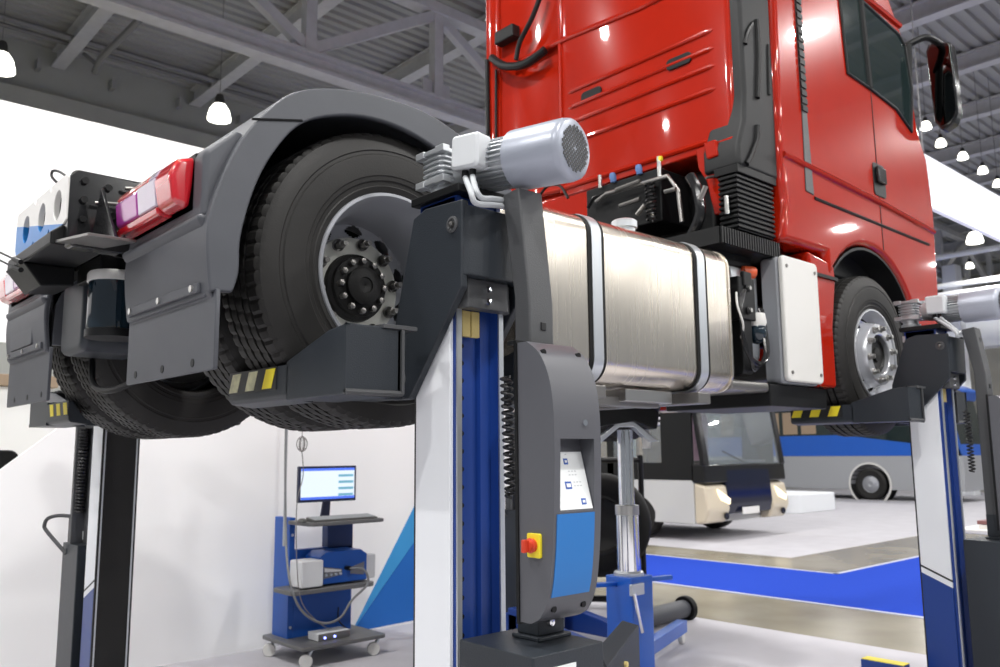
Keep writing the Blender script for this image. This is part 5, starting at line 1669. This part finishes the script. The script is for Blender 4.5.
m.prism([(ftop + 0.2, 3.22), (ftop + 0.05, 3.22), (fb_ + 0.05, 1.5), (fb_ + 0.2, 1.5)], 'X', CXs + 0.12, CXs + 2.4)
m.build('windscreen', glass_dark, coach)
MB().lathe([(0.001, 0.02), (0.05, 0.02), (0.08, 0.0), (0.22, 0.03), (0.26, 0.06), (0.30, 0.05)], (CXs + 0.02, yw, 0.52), (1, 0, 0), 40).build('wheel_rim', rim_grey, coach)
MB().lathe([(0.28, 0.03), (0.45, 0.0), (0.52, 0.04), (0.52, 0.3), (0.28, 0.3)], (CXs + 0.02, yw, 0.52), (1, 0, 0), 40).build('tyre', rubber, coach)
MB().lathe([(0.66, 0.0), (0.66, -0.02), (0.72, -0.02), (0.72, 0.0)], (CXs, yw, 0.52), (1, 0, 0), 48).build('arch_trim', grey_white, coach)
MB().lathe([(0.66, 0.6), (0.66, 0.02)], (CXs, yw, 0.52), (1, 0, 0), 40).build('wheel_housing', black_plastic, coach)
done()

a_ = at(785, 514, 'Z', 0)
pl = MB().prism(rrect(a_.x + 0.3, a_.x + 2.6, a_.y - 0.2, a_.y + 1.6, 0.3), 'Z', 0.0, 0.48).build('display_plinth', booth_white2, bevel=0.02)
tag(pl, 'low white display platform in front of the coach', 'platform')
# low table with magazines
q = at(972, 529, 'Z', 0.80)
t = thing('side_table', (q.x + 0.4, q.y - 0.4, 0), 'small white table behind the front lift, half hidden by its control box', 'table')
MB().box(q.x - 0.1, q.x + 0.9, q.y - 1.0, q.y + 0.15, 0.76, 0.80).build('tabletop', grey_white, t, bevel=0.006)
for dx, dy in ((-0.05, -0.95), (0.85, -0.95), (-0.05, 0.1), (0.85, 0.1)):
    MB().box(q.x + dx - 0.02, q.x + dx + 0.02, q.y + dy - 0.02, q.y + dy + 0.02, 0, 0.76).build('leg', strap_m, t)
done()
mag = mat('magazine_maroon', (0.22, 0.10, 0.10), 0.5)
for k, (dx, dy, mm, lb) in enumerate(((0.05, -0.05, grey_white, 'pale magazine at the bottom of the pile on the white side table'), (0.07, -0.03, mag, 'maroon magazine on top of the pile on the white side table'))):
    o = MB().box(q.x + dx, q.x + dx + 0.42, q.y + dy - 0.55, q.y + dy, 0.80 + k * 0.045, 0.84 + k * 0.045).build('magazine', mm, bevel=0.003)
    tag(o, lb, 'magazine', 'magazines on the side table')

# hanging banner, far booths, light rails
p0, p1 = at(929, 157, 'Y', 4.0), at(930, 200, 'Y', 4.0)
t = thing('hanging_banner', (13.5, 4.0, 4.7), 'blank white banner with added glow hung from the hall roof beyond the cab', 'banner')
MB().box(p0.x - 0.8, 19.0, 4.0, 4.06, 4.68, 5.37).build('banner_sheet', mat('banner_glow_white', (0.95, 0.96, 1.0), 0.5, emit=0.35), t)  # sheet given a weak glow of its own to look whiter
for x_ in (11.0, 15.0, 18.5):
    MB().tube([(x_, 4.03, 5.37), (x_, 4.03, 10.6)], 0.008, 6).build('hanging_wire', duct_m, t)
done()
q0, q1 = at(950, 303, 'X', 34.0), at(1000, 345, 'X', 34.0)
o = MB().box(34, 35, -2.0, q0.y, 6.0 if False else q1.z, q0.z + 0.1).build('booth_fascia', booth_white2, bevel=0.02)
struct(o)
q2 = at(930, 400, 'X', 36.0)
o = MB().box(36, 37, -3.0, 14.0, 0, at(960, 345, 'X', 36.0).z).build('wall_far_booth', mat('far_booth_beige', (0.34, 0.33, 0.29), 0.7, var=0.12, vscale=0.6))
struct(o)
qa, qb = at(941, 266, 'X', 33.0), at(955, 266, 'X', 33.0)
struct(MB().box(33, 33.6, qb.y, qa.y, 0, qa.z).build('booth_column', booth_white2, bevel=0.02))
for py_ in (253, 283, 292):
    za_ = at(965, py_, 'X', 31.0).z
    o = MB().tube([(31.0, -4, za_), (31.0, 16, za_)], 0.10, 8).build('light_rail', booth_white2)
    struct(o)
